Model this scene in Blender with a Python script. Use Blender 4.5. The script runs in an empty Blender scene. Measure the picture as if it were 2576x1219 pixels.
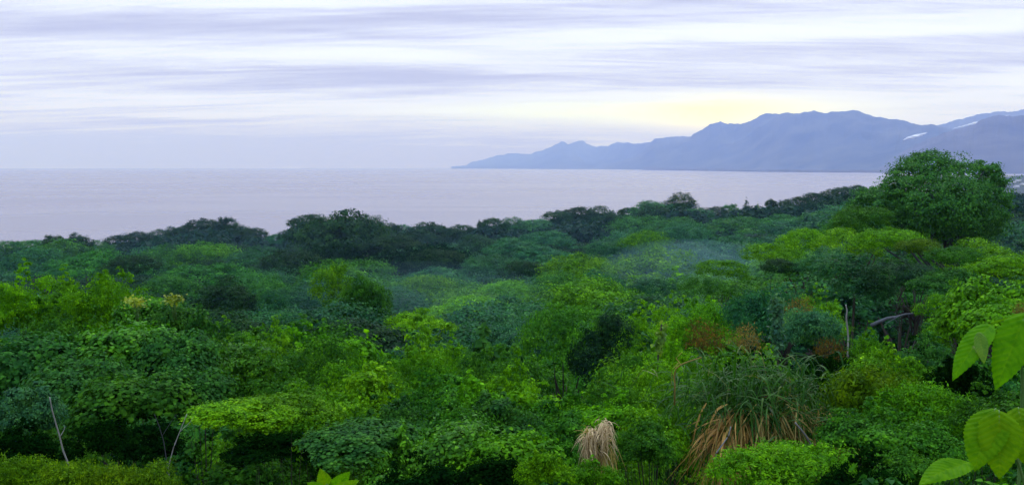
import bpy, math, random
import numpy as np
from math import radians as R
sc = bpy.context.scene
col = sc.collection

# ------------------------------------------------------------------ camera
EYE = 60.0                    # metres above the sea
F = 2230.0                    # focal length in pixels of a 2575 px wide picture
CX, CY, HORIZ = 1287.5, 609.5, 418.5
PITCH = math.atan((CY - HORIZ) / F)
cam_d = bpy.data.cameras.new('camera')
cam = bpy.data.objects.new('camera', cam_d)
col.objects.link(cam)
cam.location = (0, 0, EYE)
cam.rotation_euler = (math.pi / 2 - PITCH, 0, 0)
cam_d.sensor_width = 36
cam_d.lens = 36 * F / 2575
cam_d.clip_start = 0.1
cam_d.clip_end = 200000
sc.camera = cam

def px(x, y, Y):
    """photo position (2575 px wide) at depth Y -> point in the place"""
    u, v = (x - CX) / F, (CY - y) / F
    dy = math.cos(PITCH) + v * math.sin(PITCH)
    dz = -math.sin(PITCH) + v * math.cos(PITCH)
    k = Y / dy
    return u * k, Y, EYE + dz * k

# ------------------------------------------------------------------ light
SUN_EL, SUN_AZ = R(48), R(14)          # azimuth to the right of the view direction (+Y)
sun_d = bpy.data.lights.new('sun', 'SUN')
sun = bpy.data.objects.new('sun', sun_d)
col.objects.link(sun)
sun_d.energy = 1.5
sun_d.angle = R(14)
sun_d.color = (1.0, 0.97, 0.92)
sun.rotation_euler = (-(math.pi / 2 - SUN_EL), 0, -SUN_AZ)
sun.location = (0, 0, 300)
sc.view_settings.view_transform = 'Standard'
sc.view_settings.look = 'None'
sc.view_settings.exposure = 0.0
sc.view_settings.gamma = 1.0
sc.render.engine = 'CYCLES'
sc.cycles.max_bounces = 5
sc.cycles.diffuse_bounces = 3
sc.cycles.glossy_bounces = 2
sc.cycles.transmission_bounces = 3
sc.cycles.volume_bounces = 0
sc.cycles.use_denoising = True
sc.cycles.sample_clamp_indirect = 4

class NT:
    """small helper to write node trees"""
    def __init__(s, tree):
        s.t = tree; s.n = tree.nodes; s.l = tree.links
    def node(s, kind, **kw):
        n = s.n.new(kind)
        for k, v in kw.items(): setattr(n, k, v)
        return n
    def put(s, sock, v):
        if hasattr(v, 'is_output') or isinstance(v, bpy.types.NodeSocket): s.l.new(v, sock)
        else: sock.default_value = v
    def math(s, op, a, b=0.0, c=0.0, clamp=False):
        n = s.node('ShaderNodeMath', operation=op, use_clamp=clamp)
        s.put(n.inputs[0], a); s.put(n.inputs[1], b)
        if len(n.inputs) > 2: s.put(n.inputs[2], c)
        return n.outputs[0]
    def mix(s, f, a, b, mode='MIX'):
        n = s.node('ShaderNodeMix', data_type='RGBA', blend_type=mode)
        s.put(n.inputs[0], f); s.put(n.inputs[6], a); s.put(n.inputs[7], b)
        return n.outputs[2]
    def ramp(s, f, stops, mode='LINEAR'):
        n = s.node('ShaderNodeValToRGB')
        n.color_ramp.interpolation = mode
        e = n.color_ramp.elements
        while len(e) < len(stops): e.new(0.5)
        for i, (p, c) in enumerate(stops):
            e[i].position = p
            e[i].color = c if len(c) == 4 else (*c, 1)
        s.put(n.inputs[0], f)
        return n.outputs[0]
    def smooth(s, v, lo, hi):
        n = s.node('ShaderNodeMapRange', interpolation_type='SMOOTHSTEP')
        s.put(n.inputs[0], v); n.inputs[1].default_value = lo; n.inputs[2].default_value = hi
        return n.outputs[0]
    def noise(s, vec, scale, detail=4, rough=0.5, dist=0.0):
        n = s.node('ShaderNodeTexNoise')
        if vec is not None: s.l.new(vec, n.inputs['Vector'])
        n.inputs['Scale'].default_value = scale
        n.inputs['Detail'].default_value = detail
        n.inputs['Roughness'].default_value = rough
        n.inputs['Distortion'].default_value = dist
        return n.outputs[0]

def g3(v): return (v, v, v, 1)

# ------------------------------------------------------------------ sky: thin overcast in long layers
world = bpy.data.worlds.new('World')
sc.world = world
world.use_nodes = True
w = NT(world.node_tree)
for n in list(w.n): w.n.remove(n)
out = w.node('ShaderNodeOutputWorld')
sky = w.node('ShaderNodeTexSky', sky_type='NISHITA')
sky.sun_disc = False
sky.sun_elevation = SUN_EL
sky.sun_rotation = SUN_AZ
bg_sky = w.node('ShaderNodeBackground')
w.l.new(sky.outputs[0], bg_sky.inputs[0]); bg_sky.inputs[1].default_value = 0.1
tc = w.node('ShaderNodeTexCoord')
sep = w.node('ShaderNodeSeparateXYZ')
w.l.new(tc.outputs['Generated'], sep.inputs[0])
dx, dy, dz = sep.outputs
zc = w.math('ADD', w.math('MAXIMUM', dz, 0.0), 0.085)
lx, ly = w.math('DIVIDE', dx, zc), w.math('DIVIDE', dy, zc)
def layer_vec(kx, ky, ox, oy, shear=0.0):
    c = w.node('ShaderNodeCombineXYZ')
    w.l.new(w.math('MULTIPLY_ADD', lx, kx, ox), c.inputs[0])
    w.l.new(w.math('ADD', w.math('MULTIPLY_ADD', ly, ky, oy), w.math('MULTIPLY', lx, shear)), c.inputs[1])
    return c.outputs[0]
broad = w.noise(layer_vec(0.16, 0.75, 3.1, 1.7, 0.05), 1.0, 4, 0.5, 0.8)
wisps = w.noise(layer_vec(0.42, 2.3, 7.3, 4.1, 0.12), 1.0, 5, 0.58, 1.2)
fine = w.noise(layer_vec(1.3, 6.5, 1.3, 9.4, -0.2), 1.0, 5, 0.6, 1.0)
az = w.math('ARCTAN2', dx, dy)
warp = w.math('MULTIPLY_ADD', w.noise(layer_vec(0.7, 1.4, 2.2, 0.4), 1.0, 4, 0.6, 0.5), 0.030, -0.015)
elw = w.math('ADD', dz, warp)
def bank(x, y, hx, hy, tilt=0.0):
    """an elongated cloud bank at a direction of the sky, its edge broken by the noise above"""
    u = w.math('DIVIDE', w.math('SUBTRACT', az, math.atan((x - 1287) / F)), hx / F)
    e0 = (HORIZ - y) / F
    v = w.math('DIVIDE', w.math('SUBTRACT', w.math('SUBTRACT', elw, e0), w.math('MULTIPLY', u, tilt * hy / F)), hy / F)
    return w.math('EXPONENT', w.math('MULTIPLY', w.math('ADD', w.math('MULTIPLY', u, u), w.math('MULTIPLY', v, v)), -1.0))
BANKS = [(330, 100, 620, 34, .55, .3), (1150, 62, 480, 26, .50, .2), (900, 108, 260, 16, .35, 0), (620, 212, 460, 30, .70, -.1), (1080, 205, 260, 26, .55, 0), (1850, 152, 900, 24, .62, 0),
         (2250, 195, 560, 22, .50, 0), (1500, 190, 340, 18, .35, 0), (330, 312, 220, 10, .35, -.4), (1050, 305, 240, 14, .30, 0), (300, 370, 900, 44, .60, 0), (1287, 392, 2200, 40, .55, 0), (450, 405, 1300, 44, 1.1, 0), (1500, 30, 420, 8, .4, 0), (2450, 78, 200, 8, .3, 0),
         (900, 150, 420, 15, -.45, 0), (1850, 92, 620, 26, -.40, 0), (330, 262, 170, 9, -.35, -.3), (150, 30, 900, 34, -.6, .5), (2300, 120, 400, 12, -.3, 0), (1500, 250, 300, 12, -.2, 0)]
tot = None
for (x_, y_, hx_, hy_, k_, t_) in BANKS:
    v_ = w.math('MULTIPLY', bank(x_, y_, hx_, hy_, t_), k_)
    tot = v_ if tot is None else w.math('ADD', tot, v_)
dens = w.math('ADD', w.math('ADD', w.math('MULTIPLY', broad, 0.30), w.math('MULTIPLY', wisps, 0.52)), w.math('MULTIPLY', fine, 0.26))
dens = w.math('ADD', dens, w.math('MULTIPLY', tot, 0.26))
dark = w.smooth(dens, 0.42, 0.84)                     # thick grey undersides of the layers
cloud = w.mix(dark, (1.09, 1.18, 1.40, 1), (0.55, 0.57, 0.83, 1))
cloud = w.mix(w.smooth(dz, 0.22, 0.6), cloud, (0.88, 1.12, 1.85, 1))
# warm gap low over the headland, where the low sun lights the thin cloud
ga = w.math('SUBTRACT', az, 0.225)
gl = w.math('MULTIPLY', ga, 9.0)
ge = w.math('MULTIPLY', w.math('SUBTRACT', w.math('MULTIPLY_ADD', warp, 0.5, dz), 0.056), 75.0)
glow_w = w.math('EXPONENT', w.math('MULTIPLY', w.math('ADD', w.math('MULTIPLY', w.math('MULTIPLY', ga, 6.5), w.math('MULTIPLY', ga, 6.5)), w.math('MULTIPLY', ge, ge)), -1.0))
glow_c = w.math('EXPONENT', w.math('MULTIPLY', w.math('ADD', w.math('MULTIPLY', w.math('MULTIPLY', ga, 20.0), w.math('MULTIPLY', ga, 20.0)), w.math('MULTIPLY', ge, ge)), -1.0))
cloud = w.mix(w.math('MULTIPLY', glow_w, 0.9, clamp=True), cloud, (1.40, 1.50, 1.05, 1))
cloud = w.mix(w.math('MULTIPLY', bank(1520, 288, 400, 24), 0.85, clamp=True), cloud, (1.32, 1.50, 1.02, 1))
cloud = w.mix(w.math('MULTIPLY', bank(1800, 284, 190, 24), 0.85, clamp=True), cloud, (1.75, 1.72, 0.40, 1))
cloud = w.mix(w.math('MULTIPLY', glow_c, 0.85, clamp=True), cloud, (2.0, 1.9, 0.15, 1))
bg_cl = w.node('ShaderNodeBackground')
w.l.new(cloud, bg_cl.inputs[0])
# an overcast sky is brightest overhead
w.l.new(w.math('MULTIPLY_ADD', w.smooth(dz, 0.18, 0.9), 0.5, 1.0), bg_cl.inputs[1])
mixw = w.node('ShaderNodeMixShader')
mixw.inputs[0].default_value = 0.88
w.l.new(bg_sky.outputs[0], mixw.inputs[1]); w.l.new(bg_cl.outputs[0], mixw.inputs[2])
w.l.new(mixw.outputs[0], out.inputs[0])

# ------------------------------------------------------------------ materials
def material(name):
    m = bpy.data.materials.new(name)
    m.use_nodes = True
    t = NT(m.node_tree)
    for n in list(t.n): t.n.remove(n)
    return m, t, t.node('ShaderNodeOutputMaterial')

def leaf_mat(name, a, b, c=None, trans=0.3, rough=0.5, spec=0.2, tint=(1.15, 1.25, 0.55), spread=0.35, veins=False):
    """foliage: colour varies leaf by leaf and plant by plant, light comes partly through"""
    m, t, o = material(name)
    geo = t.node('ShaderNodeNewGeometry'); oi = t.node('ShaderNodeObjectInfo')
    stops = [(0.0, a), (0.7, b)] + ([(0.96, b), (0.985, c)] if c else [])
    base = t.ramp(geo.outputs['Random Per Island'], stops)
    hsv = t.node('ShaderNodeHueSaturation')
    rnd = oi.outputs['Random']
    t.put(hsv.inputs['Hue'], t.math('MULTIPLY_ADD', rnd, 0.03, 0.485))
    t.put(hsv.inputs['Value'], t.math('MULTIPLY_ADD', t.math('FRACT', t.math('MULTIPLY', rnd, 7.31)), spread * 2, 1 - spread))
    t.put(hsv.inputs['Color'], base)
    base = hsv.outputs[0]
    if veins:
        tcx = t.node('ShaderNodeTexCoord')
        nz = t.noise(tcx.outputs['Object'], 45, 5, 0.65, 0.6); n2 = t.noise(tcx.outputs['Object'], 160, 3, 0.6)
        base = t.mix(t.smooth(nz, .35, .75), base, t.mix(1.0, base, (0.50, 0.66, 0.5, 1), 'MULTIPLY'))
        base = t.mix(t.smooth(n2, .70, .80), base, t.mix(1.0, base, (1.5, 0.9, 1.0, 1), 'MULTIPLY'))
    if veins:
        at_ = t.node('ShaderNodeAttribute', attribute_name='vein')
        base = t.mix(t.math('MULTIPLY', at_.outputs['Fac'], 0.45), base, t.mix(1.0, base, (1.9, 1.35, 3.0, 1), 'MULTIPLY'))
    p = t.node('ShaderNodeBsdfPrincipled')
    t.put(p.inputs['Base Color'], base)
    p.inputs['Roughness'].default_value = rough
    p.inputs['Specular IOR Level'].default_value = spec
    tr = t.node('ShaderNodeBsdfTranslucent')
    t.put(tr.inputs[0], t.mix(1.0, base, (*tint, 1), 'MULTIPLY'))
    mx = t.node('ShaderNodeMixShader'); mx.inputs[0].default_value = trans
    t.l.new(p.outputs[0], mx.inputs[1]); t.l.new(tr.outputs[0], mx.inputs[2])
    t.l.new(mx.outputs[0], o.inputs[0])
    return m

def plain_mat(name, a, b, scale=8.0, rough=0.85, stretch=(1, 1, 1), spec=0.2, bump=0.0):
    m, t, o = material(name)
    tcx = t.node('ShaderNodeTexCoord'); mp = t.node('ShaderNodeMapping')
    mp.inputs['Scale'].default_value = stretch
    t.l.new(tcx.outputs['Object'], mp.inputs[0])
    nz = t.noise(mp.outputs[0], scale, 5, 0.6, 0.3)
    p = t.node('ShaderNodeBsdfPrincipled')
    t.put(p.inputs['Base Color'], t.ramp(nz, [(0.3, a), (0.7, b)]))
    p.inputs['Roughness'].default_value = rough
    p.inputs['Specular IOR Level'].default_value = spec
    if bump:
        bn = t.node('ShaderNodeBump'); bn.inputs['Strength'].default_value = bump
        t.l.new(nz, bn.inputs['Height']); t.l.new(bn.outputs[0], p.inputs['Normal'])
    t.l.new(p.outputs[0], o.inputs[0])
    return m

M = {
 'dark':   leaf_mat('dark_foliage', (0.010, 0.034, 0.020), (0.026, 0.072, 0.032), trans=0.18),
 'blue':   leaf_mat('blue_green_foliage', (0.016, 0.058, 0.040), (0.036, 0.105, 0.058), trans=0.22),
 'mid':    leaf_mat('mid_green_foliage', (0.020, 0.070, 0.014), (0.045, 0.135, 0.022), trans=0.28),
 'fresh':  leaf_mat('fresh_green_foliage', (0.035, 0.115, 0.010), (0.075, 0.19, 0.016), trans=0.34),
 'lime':   leaf_mat('yellow_green_foliage', (0.062, 0.165, 0.006), (0.135, 0.27, 0.010), trans=0.38),
 'gloss':  leaf_mat('glossy_foliage', (0.016, 0.060, 0.018), (0.040, 0.125, 0.030), (0.16, 0.28, 0.14), trans=0.25, rough=0.32, spec=0.6),
 'olive':  leaf_mat('olive_foliage', (0.050, 0.110, 0.008), (0.120, 0.20, 0.018), (0.25, 0.24, 0.05), trans=0.3),
 'bigleaf': leaf_mat('broad_leaf', (0.100, 0.270, 0.001), (0.130, 0.310, 0.001), trans=0.5, rough=0.6, spec=0.04, spread=0.06, veins=True),
 'youngleaf': leaf_mat('young_leaf', (0.11, 0.24, 0.003), (0.13, 0.26, 0.003), trans=0.45, rough=0.4, spread=0.05, veins=True),
 'rust':   leaf_mat('dry_foliage', (0.085, 0.050, 0.014), (0.19, 0.115, 0.030), trans=0.2, tint=(1.1, 0.9, 0.6)),
 'straw':  leaf_mat('straw', (0.22, 0.14, 0.018), (0.50, 0.35, 0.085), trans=0.2, tint=(1.1, 0.95, 0.7), rough=0.7),
 'thatch': leaf_mat('pale_dry_fronds', (0.23, 0.175, 0.065), (0.46, 0.36, 0.155), trans=0.15, tint=(1.1, 0.95, 0.7), rough=0.8),
 'frond':  leaf_mat('brown_fronds', (0.16, 0.075, 0.010), (0.42, 0.22, 0.045), trans=0.2, tint=(1.1, 0.9, 0.6), rough=0.6),
 'blade':  leaf_mat('grass_blades', (0.010, 0.058, 0.003), (0.034, 0.125, 0.006), (0.16, 0.18, 0.04), trans=0.3, spec=0.08),
 'yellow': leaf_mat('yellow_flowers', (0.12, 0.22, 0.003), (0.26, 0.32, 0.006), trans=0.3, tint=(1.1, 1.0, 0.5)),
 'white':  leaf_mat('white_petals', (0.6, 0.6, 0.58), (0.75, 0.75, 0.72), trans=0.3, tint=(1, 1, 1)),
 'bark':   plain_mat('bark', (0.020, 0.018, 0.010), (0.060, 0.052, 0.032), 6, 0.9, (1, 1, 0.2), bump=0.4),
 'palebark': plain_mat('pale_bark', (0.17, 0.16, 0.13), (0.36, 0.34, 0.29), 9, 0.8, (1, 1, 0.25), bump=0.3),
 'greybark': plain_mat('grey_bark', (0.035, 0.038, 0.038), (0.085, 0.09, 0.088), 7, 0.8, (1, 1, 0.3), bump=0.4),
 'greenstem': plain_mat('green_stem', (0.05, 0.12, 0.02), (0.10, 0.19, 0.04), 12, 0.6),
 'soil':   plain_mat('forest_floor', (0.008, 0.013, 0.005), (0.022, 0.032, 0.011), 0.25, 1.0, spec=0.0),
 'hill':   plain_mat('hill_vegetation', (0.012, 0.026, 0.020), (0.085, 0.090, 0.060), 0.0022, 0.95),
 'hillnear': plain_mat('hill_scrub', (0.032, 0.036, 0.026), (0.090, 0.082, 0.060), 0.003, 0.95),
 'plain':  plain_mat('coast_vegetation', (0.016, 0.032, 0.020), (0.052, 0.066, 0.040), 0.012, 0.95),
 'wall':   plain_mat('white_wall', (0.62, 0.61, 0.58), (0.78, 0.77, 0.75), 0.6, 0.9),
 'roof':   plain_mat('pale_roof', (0.35, 0.33, 0.32), (0.55, 0.53, 0.52), 0.6, 0.8),
}

def foliage_mat():
    m, t, o = material('foliage')
    geo = t.node('ShaderNodeNewGeometry'); oi = t.node('ShaderNodeObjectInfo')
    k = geo.outputs['Random Per Island']
    f = t.ramp(k, [(0.0, (0.62, 0.66, 0.75)), (0.4, (0.85, 0.88, 0.92)), (0.85, (1.08, 1.06, 0.95)), (0.98, (1.25, 1.18, 1.0)), (1.0, (1.8, 1.5, 1.5))])
    base = t.mix(1.0, oi.outputs['Color'], f, 'MULTIPLY')
    # older and younger growth in patches
    tcx = t.node('ShaderNodeTexCoord'); add = t.node('ShaderNodeVectorMath', operation='MULTIPLY_ADD')
    t.l.new(oi.outputs['Random'], add.inputs[0]); add.inputs[1].default_value = (37, 53, 71); t.l.new(tcx.outputs['Object'], add.inputs[2])
    nz = t.noise(add.outputs[0], 2.6, 3, 0.55)
    base = t.mix(1.0, base, t.ramp(nz, [(0.30, (0.42, 0.55, 0.75)), (0.5, (0.92, 0.95, 1.0)), (0.68, (1.6, 1.34, 0.9))]), 'MULTIPLY')
    nf = t.noise(add.outputs[0], 8.5, 2, 0.5)  # finer clump-sized tone: dark crevices and contrast put into the colour
    base = t.mix(1.0, base, t.ramp(nf, [(0.34, (0.5, 0.56, 0.62)), (0.5, (1.0, 1.0, 1.0)), (0.66, (1.45, 1.35, 1.1))]), 'MULTIPLY')
    p = t.node('ShaderNodeBsdfPrincipled')
    t.put(p.inputs['Base Color'], base)
    t.put(p.inputs['Roughness'], t.math('MULTIPLY_ADD', oi.outputs['Alpha'], -0.30, 0.62))
    t.put(p.inputs['Specular IOR Level'], t.math('MULTIPLY_ADD', oi.outputs['Alpha'], 0.32, 0.0))
    tr = t.node('ShaderNodeBsdfTranslucent')
    t.put(tr.inputs[0], t.mix(1.0, base, (1.3, 1.3, 0.6, 1), 'MULTIPLY'))
    mx = t.node('ShaderNodeMixShader'); mx.inputs[0].default_value = 0.3
    t.l.new(p.outputs[0], mx.inputs[1]); t.l.new(tr.outputs[0], mx.inputs[2])
    t.l.new(mx.outputs[0], o.inputs[0])
    return m
M['foliage'] = foliage_mat()
# crown colours: r g b and how glossy the leaves are
COL = {
 'dark': (0.0182, 0.0627, 0.0173, .1), 'teal': (0.0286, 0.1344, 0.0374, .15), 'blue': (0.0442, 0.1680, 0.0540, .2), 'mid': (0.0442, 0.1680, 0.0090, .1),
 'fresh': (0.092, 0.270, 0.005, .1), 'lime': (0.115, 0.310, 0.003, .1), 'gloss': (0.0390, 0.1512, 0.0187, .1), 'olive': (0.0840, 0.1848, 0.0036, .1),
 'forest': (0.0390, 0.1680, 0.0216, .1), 'leafy': (0.0728, 0.2408, 0.0090, .25), 'rust': (0.110, 0.078, 0.016, .0), 'bronze': (0.20, 0.145, 0.034, .0), 'shade_dark': (0.0045, 0.024, 0.003, .0)}  # last entry: shade of gaps and hollows put into the leaf colour

# ------------------------------------------------------------------ object helpers
def link_mesh(name, V, Fs, mat, parent=None, smooth=False, loc=(0, 0, 0)):
    """V (n,3); Fs list of (k, m) index arrays, m corners each"""
    me = bpy.data.meshes.new(name)
    V = np.asarray(V, np.float32)
    Fs = [np.asarray(f, np.int32) for f in Fs if len(f)]
    me.vertices.add(len(V)); me.vertices.foreach_set('co', V.ravel())
    loops = np.concatenate([f.ravel() for f in Fs])
    tot = np.concatenate([np.full(len(f), f.shape[1], np.int32) for f in Fs])
    start = np.concatenate([[0], np.cumsum(tot)[:-1]]).astype(np.int32)
    me.loops.add(len(loops)); me.loops.foreach_set('vertex_index', loops)
    me.polygons.add(len(tot)); me.polygons.foreach_set('loop_start', start); me.polygons.foreach_set('loop_total', tot)
    if smooth: me.polygons.foreach_set('use_smooth', np.ones(len(tot), bool))
    me.update(calc_edges=True); me.validate()
    me.materials.append(mat)
    o = bpy.data.objects.new(name, me)
    o.location = loc
    col.objects.link(o)
    if parent: o.parent = parent
    return o

def tag(o, label=None, cat=None, group=None, kind=None):
    if label: o['label'] = label
    if cat: o['category'] = cat
    if group: o['group'] = group
    if kind: o['kind'] = kind
    return o

def empty(name, loc, rz=0.0):
    o = bpy.data.objects.new(name, None)
    o.empty_display_size = 0.3
    o.location = loc; o.rotation_euler = (0, 0, rz)
    col.objects.link(o)
    return o

def unit(a):
    return a / np.maximum(np.linalg.norm(a, axis=-1, keepdims=True), 1e-9)

# leaf outlines: x across, y from stalk to tip, z up
def tmpl_small():
    V = np.array([(0, 0, 0), (-.5, .42, .10), (0, 1, -.08), (.5, .42, .10)], float)
    return V, np.array([(0, 2, 1), (0, 3, 2)])
def tmpl_leaf(widths=(0.0, .30, .42, .30, 0.0), droop=.22, fold=.10):
    n = len(widths); ys = np.linspace(0, 1, n)
    mid = [(0, y, -droop * y * y) for y in ys]
    L = [(-wd, y, -droop * y * y + fold * wd * 2) for wd, y in zip(widths[1:-1], ys[1:-1])]
    Rr = [(-a, b, c) for a, b, c in L]
    V = np.array(mid + L + Rr, float); k = n - 2; f = []
    for off, flip in ((n, False), (n + k, True)):
        tri = [(0, 1, off)]
        for i in range(k - 1): tri += [(1 + i, 2 + i, off + i + 1), (1 + i, off + i + 1, off + i)]
        tri += [(k, k + 1, off + k - 1)]
        f += [t[::-1] if flip else t for t in tri]
    return V, np.array(f)
T_SMALL = tmpl_small()
T_LEAF = tmpl_leaf((0.0, .40, 0.30, 0.0), .25, .12)
T_HEART = tmpl_leaf((0.0, .52, .50, .30, 0.0), .20, .08)
T_NARROW = tmpl_leaf((0.0, .16, .13, 0.0), .30, .10)

def spread_leaves(tm, P, N, D, S):
    """one leaf per point: normal N, pointing along D, length S"""
    TV, TF = tm
    N = unit(N); D = D - (D * N).sum(1, keepdims=True) * N; D = unit(D); X = np.cross(D, N)
    V = (TV[None, :, 0:1] * X[:, None] + TV[None, :, 1:2] * D[:, None] + TV[None, :, 2:3] * N[:, None]) * S[:, None, None] + P[:, None]
    n, k = len(P), len(TV)
    Fi = TF[None] + (np.arange(n) * k)[:, None, None]
    return V.reshape(-1, 3), Fi.reshape(-1, 3)

def tube(path, radii, sides=6):
    path = np.asarray(path, float); radii = np.asarray(radii, float)
    d = unit(np.gradient(path, axis=0))
    ref = np.where(np.abs(d[:, 2:3]) > .9, np.array([[1., 0, 0]]), np.array([[0, 0, 1.]]))
    a = unit(np.cross(d, ref)); b = np.cross(d, a)
    th = np.linspace(0, 2 * np.pi, sides, endpoint=False)
    V = path[:, None] + radii[:, None, None] * (np.cos(th)[None, :, None] * a[:, None] + np.sin(th)[None, :, None] * b[:, None])
    n = len(path); i = np.arange(n - 1)[:, None] * sides; j = np.arange(sides)[None]; j2 = (j + 1) % sides
    Fq = np.stack([i + j, i + j2, i + sides + j2, i + sides + j], -1).reshape(-1, 4)
    V = np.concatenate([V.reshape(-1, 3), path[:1], path[-1:]])
    c0, c1 = n * sides, n * sides + 1
    cap = [(c0, (k + 1) % sides, k) for k in range(sides)] + [(c1, (n - 1) * sides + k, (n - 1) * sides + (k + 1) % sides) for k in range(sides)]
    return V, Fq, np.array(cap)

class Geo:
    """collects pieces into one mesh"""
    def __init__(s): s.V = []; s.F = {3: [], 4: []}; s.n = 0
    def add(s, V, *Fs):
        for f in Fs: s.F[f.shape[1]].append(f + s.n)
        s.V.append(V); s.n += len(V)
        return s
    def tube(s, path, radii, sides=6): return s.add(*tube(path, radii, sides))
    def link(s, name, mat, parent=None, smooth=False, loc=(0, 0, 0)):
        return link_mesh(name, np.concatenate(s.V), [np.concatenate(f) for f in s.F.values() if f], mat, parent, smooth, loc)
    def mesh(s, name, mat, smooth=False):
        o = s.link(name, mat, None, smooth); me = o.data
        bpy.data.objects.remove(o)
        return me

# ------------------------------------------------------------------ crowns
def crown_geo(seed, lobes, clumps, leaves, leaf, tm=T_SMALL, clump_r=.28, flat=.55, up=.55, low=-.35, droop=.4, jitter=.5, inner=.15):
    """foliage of a crown: lobes -> clumps of leaves on their outsides -> leaves.  lobes rows: x y z rx ry rz"""
    r = np.random.default_rng(seed)
    L = np.asarray(lobes, float)
    area = (L[:, 3] * L[:, 4] + L[:, 3] * L[:, 5]) ; cnt = np.maximum(3, (clumps * area / area.sum()).astype(int))
    Ps, Ns, Ds = [], [], []
    for i, lb in enumerate(L):
        d = unit(r.normal(size=(cnt[i] * 3, 3)))
        d = d[d[:, 2] > low + r.uniform(-.15, .15, len(d))][:cnt[i]]
        rad = np.where(r.random(len(d)) < inner, r.uniform(.45, .8, len(d)), r.uniform(.80, 1.08, len(d)) + (r.random(len(d)) < .12) * r.uniform(.05, .35, len(d)))
        c = lb[:3] + d * lb[3:] * rad[:, None]
        keep = np.ones(len(c), bool)
        for k, o in enumerate(L):
            if k != i: keep &= (((c - o[:3]) / o[3:]) ** 2).sum(1) > .55
        c, d = c[keep], d[keep]
        nl = np.maximum(4, (leaves * r.uniform(.5, 1.5, len(c))).astype(int))
        ci = np.repeat(np.arange(len(c)), nl)
        cr = clump_r * lb[3] * r.uniform(.6, 1.4, len(c))
        off = r.normal(size=(len(ci), 3)) * np.array([1, 1, flat]) * .62
        P = c[ci] + off * cr[ci][:, None]
        outw = unit(d[ci] * .8 + off * .6)
        Ps.append(P)
        Ns.append(unit(outw * .9 + np.array([0, 0, up]) + r.normal(size=P.shape) * jitter * .75))
        Ds.append(unit(outw + np.array([0, 0, -droop]) + r.normal(size=P.shape) * .6))
    P, N, D = map(np.concatenate, (Ps, Ns, Ds))
    S = leaf * r.uniform(.65, 1.35, len(P))
    return spread_leaves(tm, P, N, D, S)

def trunk_geo(seed, h, lobes, r0, sides=7, lean=.04):
    """tapered trunk with a limb into every lobe (crown coordinates start at height h)"""
    r = np.random.default_rng(seed + 900)
    g = Geo()
    L = np.asarray(lobes, float)
    top = np.array([0, 0, h + L[:, 2].mean() * .8])
    n = 7
    t = np.linspace(0, 1, n)[:, None]
    path = t * top + np.concatenate([r.normal(size=(n, 2)) * lean * h * np.sin(t * np.pi), np.zeros((n, 1))], 1)
    path[0, 2] = -.6
    g.tube(path, r0 * (1.25 - .8 * t[:, 0]) , sides)
    for lb in L:
        a = path[r.integers(3, 6)]
        e = lb[:3] + np.array([0, 0, h])
        m = (a + e) / 2 + np.array([0, 0, .12 * np.linalg.norm(e - a)]) + r.normal(size=3) * .06 * lb[3]
        tt = np.linspace(0, 1, 6)[:, None]
        g.tube((1 - tt) ** 2 * a + 2 * tt * (1 - tt) * m + tt ** 2 * e, r0 * .5 * (1.05 - .8 * tt[:, 0]), 5)
    return g

def lobes_dome(seed, n, R0=1.0, H=1.0, size=.45, low=.1):
    r = np.random.default_rng(seed); out = []
    for i in range(n):
        a = 2.39996 * i + r.uniform(-.4, .4); q = math.sqrt((i + .5) / n) * (1 - size * .6)
        z = H * math.sqrt(max(0.0, 1 - q * q)) * r.uniform(.62, .95) - size * .35 * H
        z = max(z, low * H)
        s = size * r.uniform(.5, 1.3); z = max(z * r.uniform(.6, 1.12), low * H); a += r.uniform(-.4, .4)
        out.append((q * R0 * math.cos(a), q * R0 * math.sin(a), z, s * R0, s * R0, s * R0 * .82 * min(1.2, max(.75, H / R0))))
    return out
def lobes_wild(seed, n, H=1.0):
    r = np.random.default_rng(seed); out = []
    for i in range(n):
        a = r.uniform(0, 6.28); q = math.sqrt(r.random()) * .85
        z = H * (1 - .65 * q * q) * r.uniform(.15, 1.0)
        s = r.uniform(.15, .36)
        out.append((q * math.cos(a), q * math.sin(a), z, s * r.uniform(.8, 1.3), s * r.uniform(.8, 1.3), s * r.uniform(.5, 1.0)))
    for i in range(5):                                   # shoots that stand out of the top
        a = r.uniform(0, 6.28); q = r.uniform(0, .6)
        out.append((q * math.cos(a), q * math.sin(a), H * (1 - .5 * q * q) * r.uniform(.95, 1.2), .10, .10, r.uniform(.12, .25)))
    return out
def lobes_umbrella(seed, n, R0=1.0, thick=.16):
    r = np.random.default_rng(seed); out = []
    for i in range(n):
        a = 2.39996 * i + r.uniform(-.4, .4); q = math.sqrt((i + .5) / n) * .82
        s = r.uniform(.26, .40)
        out.append((q * R0 * math.cos(a), q * R0 * math.sin(a), R0 * (.50 * (1 - q * q) + r.uniform(0, .12)), s * R0, s * R0, thick * R0 * r.uniform(.8, 1.3)))
    return out
def lobes_cone(seed, n, R0=1.0, H=3.0):
    r = np.random.default_rng(seed); out = []
    for i in range(n):
        t = i / (n - 1); a = 2.4 * i
        q = R0 * (1 - t) * .45; s = R0 * (.55 * (1 - t) + .12)
        out.append((q * math.cos(a), q * math.sin(a), H * (.12 + .82 * t), s, s, s * 1.1))
    return out

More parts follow.
